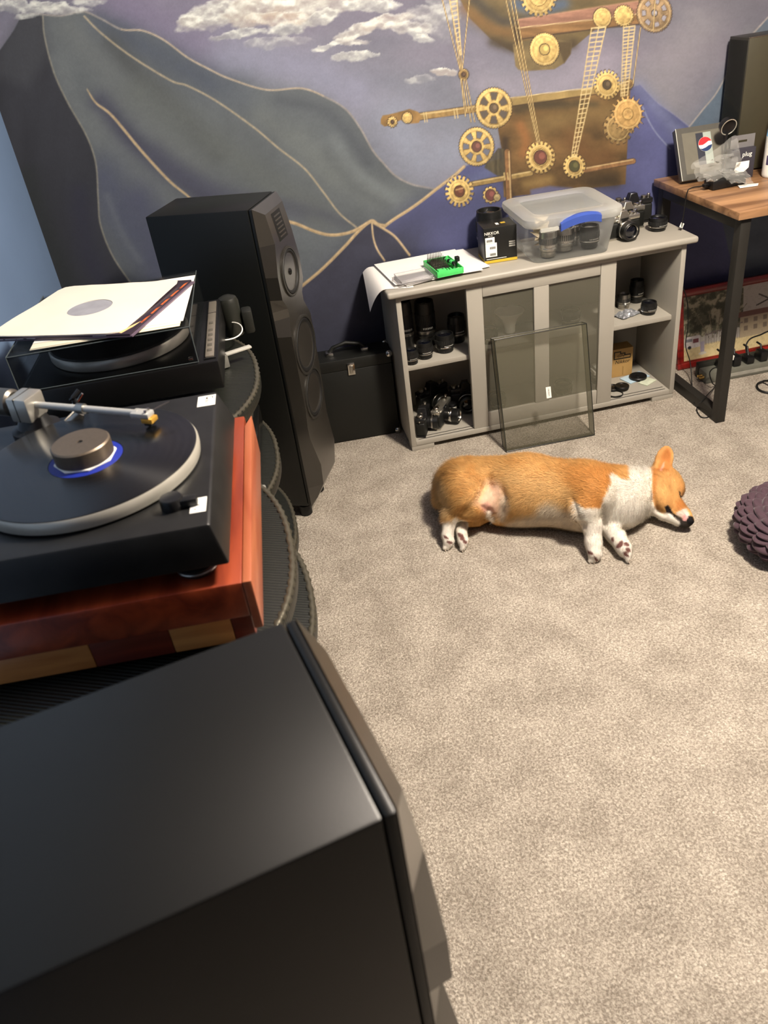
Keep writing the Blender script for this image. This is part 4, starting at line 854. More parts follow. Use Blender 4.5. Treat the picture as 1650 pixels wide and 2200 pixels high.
# ---------------------------------------------------------------- smoked dust cover leaning on the cabinet door
dl = thing('dust_cover', 'smoked acrylic dust cover leaning against the grey cabinet door', 'dust cover', (.772, 2.411, 0.004), -.03)
tl = math.atan2(.100, .388)
Rt = Matrix.Rotation(-tl, 4, 'X')
sm2 = glassy('smoked_clear_acrylic', (150, 146, 122), .09, .10)
wl, hl, dd = .33, .40, .045
mb = MB(); mb.bx(0, wl, 0, .003, 0, hl, Rt); mb.bx(0, .003, .003, dd, 0, hl, Rt); mb.bx(wl-.003, wl, .003, dd, 0, hl, Rt); mb.bx(.003, wl-.003, .003, dd, 0, .003, Rt); mb.bx(.003, wl-.003, .003, dd, hl-.003, hl, Rt)
cvr = mb.build('cover_shell', sm2, dl, smooth=False)
for a_, b_ in (((0, 0, 0), (wl, 0, 0)), ((wl, 0, 0), (wl, 0, hl)), ((wl, 0, hl), (0, 0, hl)), ((0, 0, hl), (0, 0, 0)), ((0, dd, 0), (0, dd, hl)), ((0, dd, hl), (wl, dd, hl)), ((wl, dd, 0), (wl, dd, hl)), ((0, 0, hl), (0, dd, hl)), ((wl, 0, hl), (wl, dd, hl))):
    MB().tube([Rt @ Vector(a_), Rt @ Vector(b_)], .0016, 6).build('cover_edge', pm('dark_acrylic_edge', (36, 38, 34), .2, var=.02), dl)
stk = MB().bx(.165, .183, -.0006, .0, .165, .205, Rt).build('sticker', wht, dl); stk['label'] = 'small white sticker with black lettering'
text('CROSLEY', .0075, ink, stk, Rt @ TM(.174, -.0008, .185, rx=FACE, ry=PI/2), sx=.9)

# ---------------------------------------------------------------- things on top of the cabinet
zt = .6125
papm = pm('office_paper', (236, 232, 226), .75, var=.02, scale=9)
def sheet(label, corners, z, droop=None, curl=0.0):
    n = 16; vs = []; fs = []
    for s_ in (0, .0008):
        for i in range(n+1):
            for j in range(n+1):
                u, v = i/n, j/n; a, b_, c, d = [Vector(q) for q in corners]
                p = (a*(1-u)+b_*u)*(1-v)+(d*(1-u)+c*u)*v; zz = z+s_+.0012*(math.sin(u*5+v*3)+1)*u*(1-u)*2
                if droop and p.x < droop:
                    t = droop-p.x; zz -= (t*t)*9.0+t*.12; p.x += t*.35
                vs.append((p.x, p.y, zz))
    k = (n+1)**2
    for i in range(n):
        for j in range(n):
            a = i*(n+1)+j; fs += [(a, a+1, a+n+2, a+n+1), (k+a, k+a+n+1, k+a+n+2, k+a+1)]
    return tag(MB().add(vs, fs).build('paper_sheet', papm, None, ang=2), label, 'paper')
sheet('lowest paper sheet drooping over the left end of the cabinet top', [(.345, 2.60), (.52, 2.545), (.56, 2.80), (.39, 2.855)], zt, droop=.43)
sheet('white paper sheet under the screwdriver set with its corner sticking out right', [(.50, 2.555), (.80, 2.60), (.775, 2.84), (.46, 2.845)], zt+.004)
sheet('topmost white paper sheet on the left of the cabinet top', [(.465, 2.575), (.765, 2.565), (.745, 2.842), (.445, 2.835)], zt+.008)
clr = glassy('clear_plastic', (206, 204, 204), .16, .08)
cl_ = thing('clear_lid', 'clear plastic lid of the screwdriver set lying open on the papers', 'lid', (.535, 2.60, zt+.0125), .06)
mb = MB(); mb.bx(-.055, .055, -.045, .045, 0, .0015); mb.bx(-.055, -.0535, -.045, .045, .0015, .012); mb.bx(.0535, .055, -.045, .045, .0015, .012); mb.bx(-.055, .055, -.045, -.0435, .0015, .012); mb.bx(-.055, .055, .0435, .045, .0015, .012)
mb.build('lid_shell', clr, cl_, bevel=.0005); MB().tube([(-.056, -.048, .004), (-.068, -.04, .004), (-.07, 0, .004), (-.062, .03, .004), (-.056, .04, .004)], .0018, 6).build('lid_hinge', pm('clear_edge', (190, 188, 190), .1, var=0, alpha=.5), cl_)
for a_, b_ in (((-.055, -.045, .012), (.055, -.045, .012)), ((.055, -.045, .012), (.055, .045, .012)), ((-.055, .045, .012), (.055, .045, .012)), ((-.055, -.045, .012), (-.055, .045, .012))): MB().tube([a_, b_], .001, 5).build('lid_rim', pm('clear_edge', (190, 188, 190)), cl_)
gr = pm('bright_green_plastic', (78, 206, 104), .4, var=.05)
gs = thing('screwdriver_set', 'green precision screwdriver set full of bits on the cabinet top', 'tool set', (.605, 2.553, zt+.0125), .07)
mb = MB(); mb.bx(0, .092, 0, .15, 0, .003); mb.bx(0, .003, 0, .15, .003, .020); mb.bx(.089, .092, 0, .15, .003, .020); mb.bx(.003, .089, 0, .003, .003, .020); mb.bx(.003, .089, .147, .15, .003, .020); mb.build('tray', gr, gs, bevel=.001)
MB().bx(.006, .060, .05, .143, .003, .014).build('bit_holder', dark, gs, bevel=.001)
bitm = pm('bit_steel', (112, 106, 98), .3, .9, var=.1)
for r_ in range(6):
    for c_ in range(9):
        x, y = .010+c_*.0056, .055+r_*.0155; up = .016+.004*r_
        MB().lathe([(.0019, 0), (.0019, up*.5), (.001, up*.55), (.0009, up)], 6, Matrix.Translation((x, y, .0138)) @ Matrix.Rotation(.25*(r_ > 2), 4, 'X')).build('bit', bitm, gs)
MB().bx(.008, .036, .008, .030, .003, .021).build('green_block', gr, gs, bevel=.001); MB().lathe([(.0035, .0208), (.0035, .0213)], 12, Matrix.Translation((.026, .02, 0))).build('block_hole', dark, gs)
for k in range(2): MB().prism([(.040+k*.012, .006), (.046+k*.012, .004), (.050+k*.009, .035), (.044+k*.009, .04)], .003, .016).build('pry_tool', gr, gs, bevel=.001)
sd = MB().cyl((.073, .135, .016), (.078, .05, .02), .0075, .0065, 12).build('driver_handle', dark, gs); MB().cyl((.0735, .12, .0165), (.0755, .10, .0175), .0082, .0082, 12).build('green_sleeve', gr, sd); MB().cyl((.0765, .08, .0185), (.0775, .062, .0195), .0082, .008, 12).build('green_sleeve', gr, sd)
MB().cyl((.078, .05, .02), (.071, .022, .012), .0022, .0015, 8).build('tweezers', chrome, gs); MB().ball((.080, .018, .009), .007, 8).build('suction_cup', pm('clear_rubber', (180, 190, 160), .2, var=.05), gs)
MB().bx(.084, .098, .05, .066, .024, .04, None).build('black_clip', dark, gs, bevel=.002); MB().cyl((.089, .056, .008), (.090, .057, .026), .0025, .0025, 8).build('clip_stem', dark, gs)
# nikkor box
nb = thing('lens_carton', 'black and gold Nikkor lens carton left of the plastic bin', 'carton', (.795, 2.642, zt), -.08)
MB().bx(0, .112, 0, .10, 0, .118).build('carton_body', pm('carton_black', (22, 22, 20), .35, var=.05), nb, bevel=.0008)
MB().bx(-.0003, .1123, -.0004, .1004, .001, .010).build('gold_band', pm('nikon_gold', (212, 176, 56), .4, .2, var=.05), nb)
text('NIKKOR', .0135, wht, nb, TM(.027, -.0006, .100, rx=FACE), ext=.0003); text('AF-S VR', .0045, wht, nb, TM(.022, -.0006, .0915, rx=FACE))
for (x0, x1, z0, z1) in ((.004, .036, .066, .087), (.004, .043, .022, .068)):
    l2 = MB().bx(x0, x1, -.0012, -.0002, z0, z1).build('barcode_label', wht, nb, bevel=.0002)
    for bars in ((z0+.004, z0+.012), (z0+.026, z0+.034)) if z1-z0 > .03 else ((z0+.006, z0+.014),):
        for i in range(13): MB().bx(x0+(.014 if z1-z0 > .03 else .004)+i*.0016, x0+(.0146 if z1-z0 > .03 else .0046)+i*.0016+.0004*(i % 3), -.0015, -.0012, *bars).build('bar', ink, l2, smooth=False)
for i in range(3): MB().bx(.085, .106, -.0009, -.0002, .048+i*.007, .0525+i*.007).build('print_line', pm('grey_print', (150, 148, 140), .6, var=0), nb, smooth=False)
MB().bx(.006, .075, -.0008, -.0002, .014, .0155).build('print_line', wht, nb, smooth=False)
MB().bx(.05, .06, .03, .05, .118, .1186).build('seal_sticker', wht, nb); MB().bx(.068, .084, .038, .052, .118, .1186).build('gold_sticker', pm('nikon_gold', (212, 176, 56)), nb)
lens('wide black lens with a dished cap behind the Nikkor carton', (.862, 2.79), .046, .138, 2, zt)

# clear storage bin
def rrect(w_, d_, r, n=6):
    o = []
    for cx, cy, a0 in ((w_/2-r, d_/2-r, 0), (-w_/2+r, d_/2-r, PI/2), (-w_/2+r, -d_/2+r, PI), (w_/2-r, -d_/2+r, 1.5*PI)):
        for k in range(n+1): a = a0+PI/2*k/n; o.append((cx+r*math.cos(a), cy+r*math.sin(a)))
    return o
def loft(rings, cap0=True, cap1=False):
    vs = []; fs = []; n = len(rings[0][0])
    for poly_, z in rings: vs += [(x, y, z) for x, y in poly_]
    for k in range(len(rings)-1):
        for i in range(n): fs.append((k*n+i, k*n+(i+1) % n, (k+1)*n+(i+1) % n, (k+1)*n+i))
    if cap0: fs.append(tuple(range(n-1, -1, -1)))
    if cap1: fs.append(tuple((len(rings)-1)*n+i for i in range(n)))
    return MB().add(vs, fs)
milk = glassy('milky_clear_plastic', (220, 224, 222), .085, .22, .5, .5); milk2 = glassy('milky_lid_plastic', (240, 240, 234), .42, .25, .4, .5)
bn = thing('storage_bin', 'clear plastic storage bin with a blue handle on the cabinet top', 'bin', (1.075, 2.672, zt), -.05)
loft([(rrect(.255, .25, .03), 0), (rrect(.262, .257, .032), .004), (rrect(.30, .295, .035), .125), (rrect(.312, .307, .035), .128), (rrect(.312, .307, .035), .136)]).build('bin_body', milk, bn, ang=.9)
lidm = loft([(rrect(.322, .318, .04), .122), (rrect(.334, .33, .045), .136), (rrect(.33, .326, .045), .148), (rrect(.31, .306, .04), .153), (rrect(.24, .225, .03), .153), (rrect(.228, .213, .028), .146)], False)
lidm.build('lid_rim', milk2, bn, ang=.9)
loft([(rrect(.228, .213, .028), .1455), (rrect(.228, .213, .028), .1465)], True, True).build('lid_panel', milk, bn)
hb = pm('blue_handle', (56, 80, 158), .38, var=.05)
vs = []; fs = []; n = 14
for i in range(n+1):
    u = i/n; x = -.055+u*.135; zz = .124+.016*math.sin(PI*u)**.8+.010*u; yy = -.165-.012*math.sin(PI*u)
    vs += [(x, yy, zz-.020), (x, yy-.007, zz-.018), (x, yy-.007, zz+.004), (x, yy+.004, zz+.010), (x, yy+.02, zz+.008)]
for i in range(n):
    for j in range(4): a = i*5+j; fs.append((a, a+1, a+6, a+5))
    fs.append((i*5+4, i*5, i*5+5, i*5+9))
fs += [(4, 3, 2, 1, 0), tuple(n*5+j for j in range(5))]
MB().add(vs, fs).build('handle', hb, bn, ang=.6)
MB().bx(-.12, -.06, -.1665, -.158, .110, .122).build('latch_ledge', milk2, bn, bevel=.002)
zbin = zt+.0045
lens('silver and black lens at the front left inside the plastic bin', (1.005, 2.60), .030, .085, 1, zbin)
lens('large ringed lens in the middle of the plastic bin', (1.075, 2.635), .035, .075, 1, zbin)
lens('slim silver lens right of the middle in the plastic bin', (1.125, 2.665), .018, .065, 1, zbin)
lens('greenish black lens at the right inside the plastic bin', (1.158, 2.615), .033, .072, 0, zbin)
lens('dark lens at the back right inside the plastic bin', (1.14, 2.735), .034, .09, 2, zbin)
tag(MB().add([(p.x, p.y, p.z) for p in [Vector((.035*math.sin(a*3+b_), .028*math.cos(a*2+b_*2), .01+.095*(i/30)+.006*math.sin(a*7))) for i, (a, b_) in enumerate([(k*.7, k*.37) for k in range(31)])]], [(i, i+1, i+2) for i in range(29)]).build('tissue_wad', pm('cream_tissue', (214, 200, 170), .8, var=.08), None, loc=(1.02, 2.70, zbin)), 'crumpled cream tissue inside the plastic bin at the left', 'tissue')

camera('silver single lens reflex camera facing front right of the plastic bin', (1.296, 2.665, zt), .12, True, .128, .082, .0315, .05)
camera('second silver camera standing behind the front silver camera', (1.345, 2.735, zt), .1, True, .135, .088, .028, .03)
camera('black bodied camera at the back beside the desk on the cabinet top', (1.40, 2.80, zt), -.1, False, .14, .095, .03, .03)
lens('short black lens alone at the right end of the cabinet top', (1.437, 2.672), .032, .045, 0, zt)

# ---------------------------------------------------------------- desk
lam = wood('desk_laminate', (108, 76, 50), (170, 130, 92), 'X', 2.2, .38, 12, .1); steelb = pm('black_powder_coat', (34, 32, 28), .5, var=.06)
dk = thing('desk', 'wood topped desk with a black metal frame at the right', 'desk', (1.505, 2.30, 0))
MB().bx(0, 1.2, 0, .55, .716, .74).build('desk_top', lam, dk, bevel=.002)
for x in (.018, 1.14):
    for y in (.012, .51): MB().bx(x, x+.034, y, y+.034, .0, .7155).build('leg', steelb, dk, bevel=.001)
    MB().bx(x, x+.034, .046, .51, .002, .040).build('floor_bar', steelb, dk, bevel=.001); MB().bx(x, x+.034, .046, .51, .68, .7155).build('upper_bar', steelb, dk, bevel=.001)
MB().bx(.052, 1.14, .49, .51, .67, .7155).build('back_rail', steelb, dk)

# on the desk
zd = .7405
pbx = thing('cola_box', 'dark grey presentation box with a round red white and blue logo leaning on the wall', 'box', (1.535, 2.705, zd+.0125), -.06)
Rl = Matrix.Rotation(-.50, 4, 'X')
MB().bx(0, .18, 0, .025, 0.0, .175, Rl).build('box_sleeve', pm('graphite_card', (66, 65, 60), .4, var=.05), pbx, bevel=.0006)
MB().bx(.0, .18, -.0006, .0, .0, .1765, Rl).build('box_front', pm('graphite_front', (74, 72, 66), .4, var=.06), pbx); MB().bx(-.0002, .0016, -.0012, .0004, 0, .177, Rl).build('white_edge', pm('bright_edge', (200, 198, 186), .4, var=0), pbx)
MB().bx(.02, .165, -.0010, -.0006, .02, .158, Rl).build('front_panel', pm('warm_grey_panel', (98, 94, 82), .45, var=.05), pbx)
lg = MB().bx(.068, .122, -.0016, -.0010, .045, .152, Rl).build('logo_panel', pm('dark_panel', (40, 42, 52), .45, var=.03), pbx); MB().bx(.094, .122, -.0019, -.0016, .045, .152, Rl).build('pale_panel', pm('pale_grey_panel', (150, 160, 150), .45, var=.03), lg)
def disc_part(f, nm, c):
    ps = f(); MB().prism([(.098+x, .112+y) for x, y in ps], .0019, .0024, Rl @ Matrix.Rotation(FACE, 4, 'X')).build(nm, pm(nm, c, .4, var=.02), lg, smooth=False)
Rr = .0245
arc = lambda a0, a1, r=Rr, n=24: [(r*math.cos(a0+(a1-a0)*k/n), r*math.sin(a0+(a1-a0)*k/n)) for k in range(n+1)]
wave = lambda y0, amp: [(x, y0+amp*math.sin(x/Rr*2.2)) for x in np.linspace(-1, 1, 13)*Rr*.8]
disc_part(lambda: arc(0, 2*PI), 'logo_white', (232, 228, 214))
disc_part(lambda: [(x*.98, y*.98) for x, y in arc(.35, PI+.05)]+[(-Rr*.4, -.002), (0, .002), (Rr*.5, .009)], 'logo_red', (214, 38, 44))
disc_part(lambda: [(x*.98, y*.98) for x, y in arc(PI+.55, 2*PI-.15)]+[(Rr*.45, -.006), (0, -.0115), (-Rr*.5, -.0145)], 'logo_blue', (32, 52, 92))
for o_ in bpy.data.objects:
    if o_.name.startswith('logo_red') or o_.name.startswith('logo_blue'): o_.location = Rl @ Vector((0, -.0005, 0))
psu = thing('power_adapter', 'black power adapter brick on the desk under the plastic bag', 'adapter', (1.575, 2.575, zd), .06)
MB().bx(0, .125, 0, .055, 0, .03).build('brick', dark, psu, bevel=.004); MB().bx(-.02, .0, .018, .036, .008, .02).build('plug_strain_relief', dark, psu, bevel=.004); MB().lathe([(.002, 0), (.002, .0006)], 8, Matrix.Translation((.02, .012, .03))).build('led', wht, psu)
pk = thing('smart_plug_box', 'dark hang box reading plug standing behind the plastic bag', 'package', (1.685, 2.66, zd), -.05)
MB().bx(0, .085, 0, .035, 0, .098).build('box_body', pm('slate_card', (54, 52, 60), .45, var=.04), pk, bevel=.0008)
tabm = pm('grey_tab', (112, 110, 110), .4, var=.04)
hv = [(0, .098), (.085, .098), (.085, .138), (0, .138)]
mbt = MB(); mbt.bx(0, .085, .016, .0172, .098, .115); mbt.bx(0, .085, .016, .0172, .122, .138); mbt.bx(0, .027, .016, .0172, .115, .122); mbt.bx(.058, .085, .016, .0172, .115, .122); mbt.build('hang_tab', tabm, pk, smooth=False)
text('plug', .021, wht, pk, TM(.055, -.0004, .078, rx=FACE)); MB().prism([(.022, .022), (.05, .022), (.066, .034), (.066, .056), (.02, .056), (.014, .03)], .0, .0006, TM(0, -.0, 0, rx=FACE)).build('device_print', wht, pk, smooth=False)
MB().bx(.0846, .0854, .004, .03, .02, .07).build('side_label', wht, pk)
sp = thing('spray_bottle', 'white labelled bottle with a light blue shoulder at the right edge of the desk', 'bottle', (1.822, 2.625, zd))
MB().lathe([(.03, 0), (.033, .004), (.034, .01), (.034, .13)], 32).build('bottle_body', pm('white_bottle', (226, 224, 216), .35, var=.02), sp); MB().lathe([(.034, .13), (.032, .15), (.026, .175), (.016, .192), (.014, .20)], 32, None, False).build('shoulder', pm('light_blue_cap', (132, 186, 226), .3, var=.04), sp)
MB().lathe([(.017, .198), (.017, .225), (.015, .228), (.001, .228)], 24).build('cap', pm('light_blue_cap', (132, 186, 226)), sp)
for i in range(9):
    a0 = -PI/2-1.0; zz = .025+i*.0115
    vs = [(.0343*math.cos(a0+k*.12), .0343*math.sin(a0+k*.12), zz+d_) for k in range(10) for d_ in (0, .003 if i % 3 else .007)]
    MB().add(vs, [(k*2, k*2+2, k*2+3, k*2+1) for k in range(9-(i*2) % 4)]).build('label_print', pm('label_grey', (140, 136, 150), .5, var=0), sp, smooth=False)
vs = [(.0344*math.cos(-PI/2-1.35+k*.1), .0344*math.sin(-PI/2-1.35+k*.1), z) for k in range(4) for z in (.042, .072)]
MB().add(vs, [(k*2, k*2+2, k*2+3, k*2+1) for k in range(3)]).build('label_block', pm('label_plum', (64, 54, 84), .5, var=0), sp, smooth=False)
pcm = pm('case_black', (40, 38, 32), .4, var=.04, scale=20)
pc = thing('computer_case', 'tall black computer case against the wall on the desk', 'computer', (1.745, 2.735, zd))
MB().bx(0, .22, 0, .11, .004, .418).build('case_shell', pcm, pc, bevel=.002); MB().bx(.002, .218, -.0025, .0, .006, .4165).build('front_panel', pm('case_front', (58, 54, 40), .45, var=.04), pc, bevel=.001)
MB().tube([(0, -.002, .418), (.22, -.002, .418)], .0018, 6).build('bright_edge', steel, pc); MB().bx(-.0025, .0, .002, .108, .01, .41).build('side_window', glassy('tinted_window', (60, 60, 54), .3, .05), pc)  # steel tube stands in for the highlight along the case's top edge
wb = at(1565, 272, 1, 2.69)
wbm = thing('webcam', 'small round black webcam with a pale rim beside the computer case', 'webcam', (wb.x, wb.y, zd))
Mw = Matrix.Translation((0, 0, wb.z-zd)) @ Matrix.Rotation(PI/2+.35, 4, 'X')
MB().lathe([(.026, -.018), (.0285, -.01), (.0285, .002), (.025, .004), (.022, .002), (.012, -.002), (.001, -.001)], 32, Mw).build('webcam_body', dark, wbm); MB().lathe([(.0265, .002), (.0275, .0045), (.025, .0048), (.024, .003)], 32, Mw, False).build('pale_rim', pm('pale_rim', (196, 192, 178), .25, .5, var=.02), wbm)
MB().cyl((0, .004, 0), (0, .004, wb.z-zd-.02), .004, .004, 10).build('stem', dark, wbm); MB().lathe([(.022, 0), (.02, .005), (.001, .006)], 20, Matrix.Translation((0, .004, 0))).build('stand_foot', dark, wbm)
# crumpled clear bag
film = glassy('clear_film', (220, 220, 214), .18, .10, .6, .3, .5)
pb = thing('plastic_bag', 'crumpled clear plastic bag lying on the desk against the grey box', 'plastic bag', (1.60, 2.62, zd))
def film_sheet(c4, n, amp, seed):
    vs = []; fs = []; c4 = [at(*q[:2], 1, q[2])-Vector((1.60, 2.62, zd)) for q in c4]
    for i in range(n+1):
        for j in range(n+1):
            u, v = i/n, j/n; p = (c4[0]*(1-u)+c4[1]*u)*(1-v)+(c4[3]*(1-u)+c4[2]*u)*v
            d_ = (float(fbm(np.array([u*5+seed]), np.array([v*5]), seed, 4)[0])-.5)*amp
            d2 = (abs(2*float(vnoise(np.array([u*4.5+v*2]), np.array([v*6+seed]), seed+3)[0])-1)-.5)*amp
            vs.append((p.x+d2*.5, p.y-d_-abs(d2)*.7, max(p.z+d2*.5, .003)))
    for i in range(n):
        for j in range(n): a = i*(n+1)+j; fs += [(a, a+1, a+n+2), (a, a+n+2, a+n+1)]
    return MB().add(vs, fs)
film_sheet([(1484, 352, 2.66), (1584, 288, 2.68), (1592, 352, 2.65), (1500, 388, 2.60)], 12, .022, 1).build('bag_film', film, pb, ang=3.2)
film_sheet([(1490, 345, 2.64), (1575, 330, 2.64), (1600, 372, 2.60), (1520, 388, 2.57)], 11, .028, 5).build('bag_film', film, pb, ang=3.2)
film_sheet([(1540, 365, 2.60), (1600, 360, 2.60), (1622, 396, 2.55), (1572, 392, 2.55)], 10, .016, 9).build('bag_film', film, pb, ang=3.2)
tag(MB().prism([(0, 0), (.06, -.008), (.075, .012), (.01, .03)], 0, .003).build('card_insert', wht, None, bevel=.0008, loc=(1.655, 2.545, zd+.001)), 'white card lying at the right end of the plastic bag', 'card')

# ---------------------------------------------------------------- under the desk
fr = thing('framed_picture', 'red framed street scene picture leaning on the wall under the desk', 'picture', (1.615, 2.762, .001), 0)
tp_ = .19; Rp = Matrix.Rotation(-tp_, 4, 'X'); PW, PH = .62, .315
redm = wood('red_frame', (96, 18, 16), (150, 34, 28), 'X', 4, .3, 8, .4)
for a in ((0, PW, 0, .024), (0, PW, PH-.024, PH), (0, .024, .024, PH-.024), (PW-.024, PW, .024, PH-.024)): MB().bx(a[0], a[1], -.008, .014, a[2], a[3], Rp).build('frame_rail', redm, fr, bevel=.003)
for a in ((.024, PW-.024, .024, .029), (.024, PW-.024, PH-.029, PH-.024), (.024, .029, .029, PH-.029), (PW-.029, PW-.024, .029, PH-.029)): MB().bx(a[0], a[1], -.003, .008, a[2], a[3], Rp).build('frame_bead', pm('bead_brown', (120, 40, 28), .3, var=.1), fr)
gx, gz_ = 230, 110; u, v = np.meshgrid(np.linspace(0, 1, gx), np.linspace(0, 1, gz_)); u = u.ravel(); v = v.ravel()
c = np.zeros((u.size, 3)); c[:] = (176, 170, 160)
def pt(mask, colr, a=1.0): c[mask] = c[mask]*(1-a)+np.array(colr)*a
nz = fbm(u*40, v*20, 3); nz2 = fbm(u*90, v*45, 4)
pt(v < .22, (206, 188, 142)); pt((v < .22) & (nz > .55), (188, 168, 124), .5)
tree = (u < .46) & (v > .30+.12*nz); nz3 = fbm(u*26, v*13, 14); pt(tree, (92, 92, 74)); pt(tree & (nz3 > .53), (138, 134, 110)); pt(tree & (nz3 > .6), (166, 160, 136)); pt(tree & (nz3 < .4), (62, 64, 50), .8)
for k in range(5):
    x0 = .2+.03*k; pt((np.abs(u-(x0+(v-.3)*(.16*(k-1.5)))) < .0035) & (v > .28) & (v < .72), (120, 112, 92))
house = (u > .44) & (v > .20) & (v < .58); pt(house, (168, 152, 126)); pt((u > .42) & (v > .52) & (v < .60), (118, 84, 74))
for x0 in np.arange(.47, .98, .075):
    for z0 in (.30, .42): pt((u > x0) & (u < x0+.03) & (v > z0) & (v < z0+.07), (120, 106, 92))
pt((u > .16) & (u < .44) & (v > .2) & (v < .40) & ((u*90) % 1 < .35), (120, 112, 110)); pt((u > .17) & (u < .46) & (np.abs(v-(.36+.3*(u-.2))) < .008), (110, 96, 92))
pt((u > .02) & (u < .13) & (v > .19) & (v < .37), (206, 200, 198)); pt((u > .075) & (u < .12) & (v > .26) & (v < .33), (120, 70, 74)); pt((u > .02) & (u < .07) & (v > .29) & (v < .335), (126, 126, 132)); pt((u-.05)**2*2.9+(v-.2)**2 < .0007, (40, 40, 44))
pt((u > .135) & (u < .165) & (v > .07) & (v < .26), (156, 148, 162)); pt((u-.15)**2*2.5+((v-.075)*2.2)**2 < .0022, (198, 192, 180))
pt((np.abs((v-.78)-(u-.62)*-1.2) < .012) & (u > .58) & (u < .66), (70, 66, 60)); pt((np.abs((v-.70)-(u-.62)*.7) < .012) & (u > .56) & (u < .66), (70, 66, 60))
pt(nz2 > .62, (120, 110, 98), .15)
me = bpy.data.meshes.new('picture_print'); X0 = np.stack([.029+u*(PW-.058), np.full(u.size, .004), .029+v*(PH-.058)], 1); ct, stn = math.cos(-tp_), math.sin(-tp_)
X1 = np.stack([X0[:, 0], X0[:, 1]*ct-X0[:, 2]*stn, X0[:, 1]*stn+X0[:, 2]*ct], 1)
ii = np.arange(gx*gz_).reshape(gz_, gx); q = np.stack([ii[:-1, :-1], ii[:-1, 1:], ii[1:, 1:], ii[1:, :-1]], -1).reshape(-1, 4)
me.from_pydata(X1.tolist(), [], q.tolist()); set_paint(me, srgb2lin(c).astype(np.float32)); me.materials.append(attr_mat('picture_paint', .6, .4)); o = bpy.data.objects.new('picture_print', me); C.objects.link(o); o.parent = fr
MB().bx(.003, PW-.003, .0145, .018, .003, PH-.003, Rp).build('backing_board', pm('brown_board', (110, 84, 56), .8), fr)

ps = thing('power_strip', 'grey surge protector strip with black plugs on the carpet under the desk', 'power strip', (1.648, 2.603, .001), -.03)
gsm = pm('surge_grey', (104, 104, 94), .45, var=.06)
MB().bx(0, .42, 0, .06, 0, .045).build('strip_body', gsm, ps, bevel=.005); MB().bx(-.001, .421, .062, .085, 0, .06).build('strip_back', pm('surge_dark', (44, 44, 38), .5), ps, bevel=.004)
for i, y in enumerate((.018, .034)): MB().cyl((-.016, y, .022), (.001, y, .022), .0055, .0065, 12).build('coax_jack', pm('brass', (200, 166, 96), .3, 1.0, var=.05), ps)
for i in range(6):
    x = .075+i*.055; o_ = MB().bx(x-.014, x+.014, .012, .048, .0448, .0458).build('outlet', pm('outlet_grey', (140, 140, 130), .5), ps)
    if i not in (4,):
        pl = MB().bx(x-.016, x+.016, .006, .052, .046, .075+.012*(i % 2)).build('plug', dark, ps, bevel=.006); MB().tube([(x, .03, .07), (x+.004, .05, .10), (x+.01, .085, .095)], .004, 8).build('plug_cord', rub, pl)
MB().bx(.075, .40, -.0015, .0, .012, .026).build('front_strip', pm('surge_light', (150, 148, 138), .5), ps); MB().lathe([(.006, .075), (.0065, .09), (.001, .0935)], 12, Matrix.Translation((.112, .018, 0))).build('white_tip', wht, ps)
def cable(label, pts, r=.0022):
    p = [Vector(q) for q in pts]; c3 = []
    q = [2*p[0]-p[1]]+p+[2*p[-1]-p[-2]]
    for i in range(1, len(q)-2):
        for t in np.linspace(0, 1, 9, endpoint=False):
            a, b_, c_, d_ = q[i-1], q[i], q[i+1], q[i+2]
            c3.append(.5*((2*b_)+(c_-a)*t+(2*a-5*b_+4*c_-d_)*t*t+(3*b_-a-3*c_+d_)*t**3))
    c3.append(p[-1]); return tag(MB().tube(c3, r, 7).build('power_cable', rub, None), label, 'cable')
hang = [at(1475, 640, 1, 2.70), at(1478, 700, 1, 2.695), at(1473, 742, 1, 2.69), at(1483, 780, 1, 2.68), at(1487, 830, 1, 2.60)]
cable('thin black cable hanging from the desk edge beside the cabinet to the floor', [Vector((1.553, 2.604, .7545)), Vector((1.51, 2.60, .755)), Vector((1.497, 2.602, .735)), Vector((1.4985, 2.62, .62)), Vector((1.5, 2.66, .50))]+hang+[at(1490, 862, 2, .012), at(1498, 872, 2, .006), at(1497, 882, 2, .004), at(1507, 896, 2, .004), at(1524, 895, 2, .004), at(1532, 887, 2, .004)], .0019)
tg_ = at(1468, 463, 1, 2.61); tag(MB().bx(-.008, .008, -.0006, .0006, -.008, .008).build('cable_tag', wht, None, loc=(1.4985, 2.6185, .63)), 'small white tag on the cable hanging below the desk edge', 'tag').rotation_euler = (0, .5, .3)
cable('black cable running from the power strip across the floor bar of the desk', [at(1560, 810, 2, .06), at(1540, 790, 2, .09), at(1525, 800, 2, .07), at(1530, 822, 2, .03), at(1536, 830, 2, .006), at(1522, 846, 2, .046), at(1508, 862, 2, .046), at(1500, 868, 2, .04)], .0022)
cable('black cable arching behind the power strip at the right', [at(1604, 760, 2, .08), at(1603, 742, 1, 2.66), at(1612, 728, 1, 2.67), at(1632, 720, 1, 2.68), at(1660, 712, 1, 2.70), at(1690, 740, 1, 2.69)], .003)
cable('thick black cable looping out in front of the power strip', [at(1655, 818, 2, .03), at(1640, 819, 2, .01), at(1627, 826, 2, .005), at(1629, 836, 2, .005), at(1645, 843, 2, .005), at(1680, 846, 2, .005)], .0042)

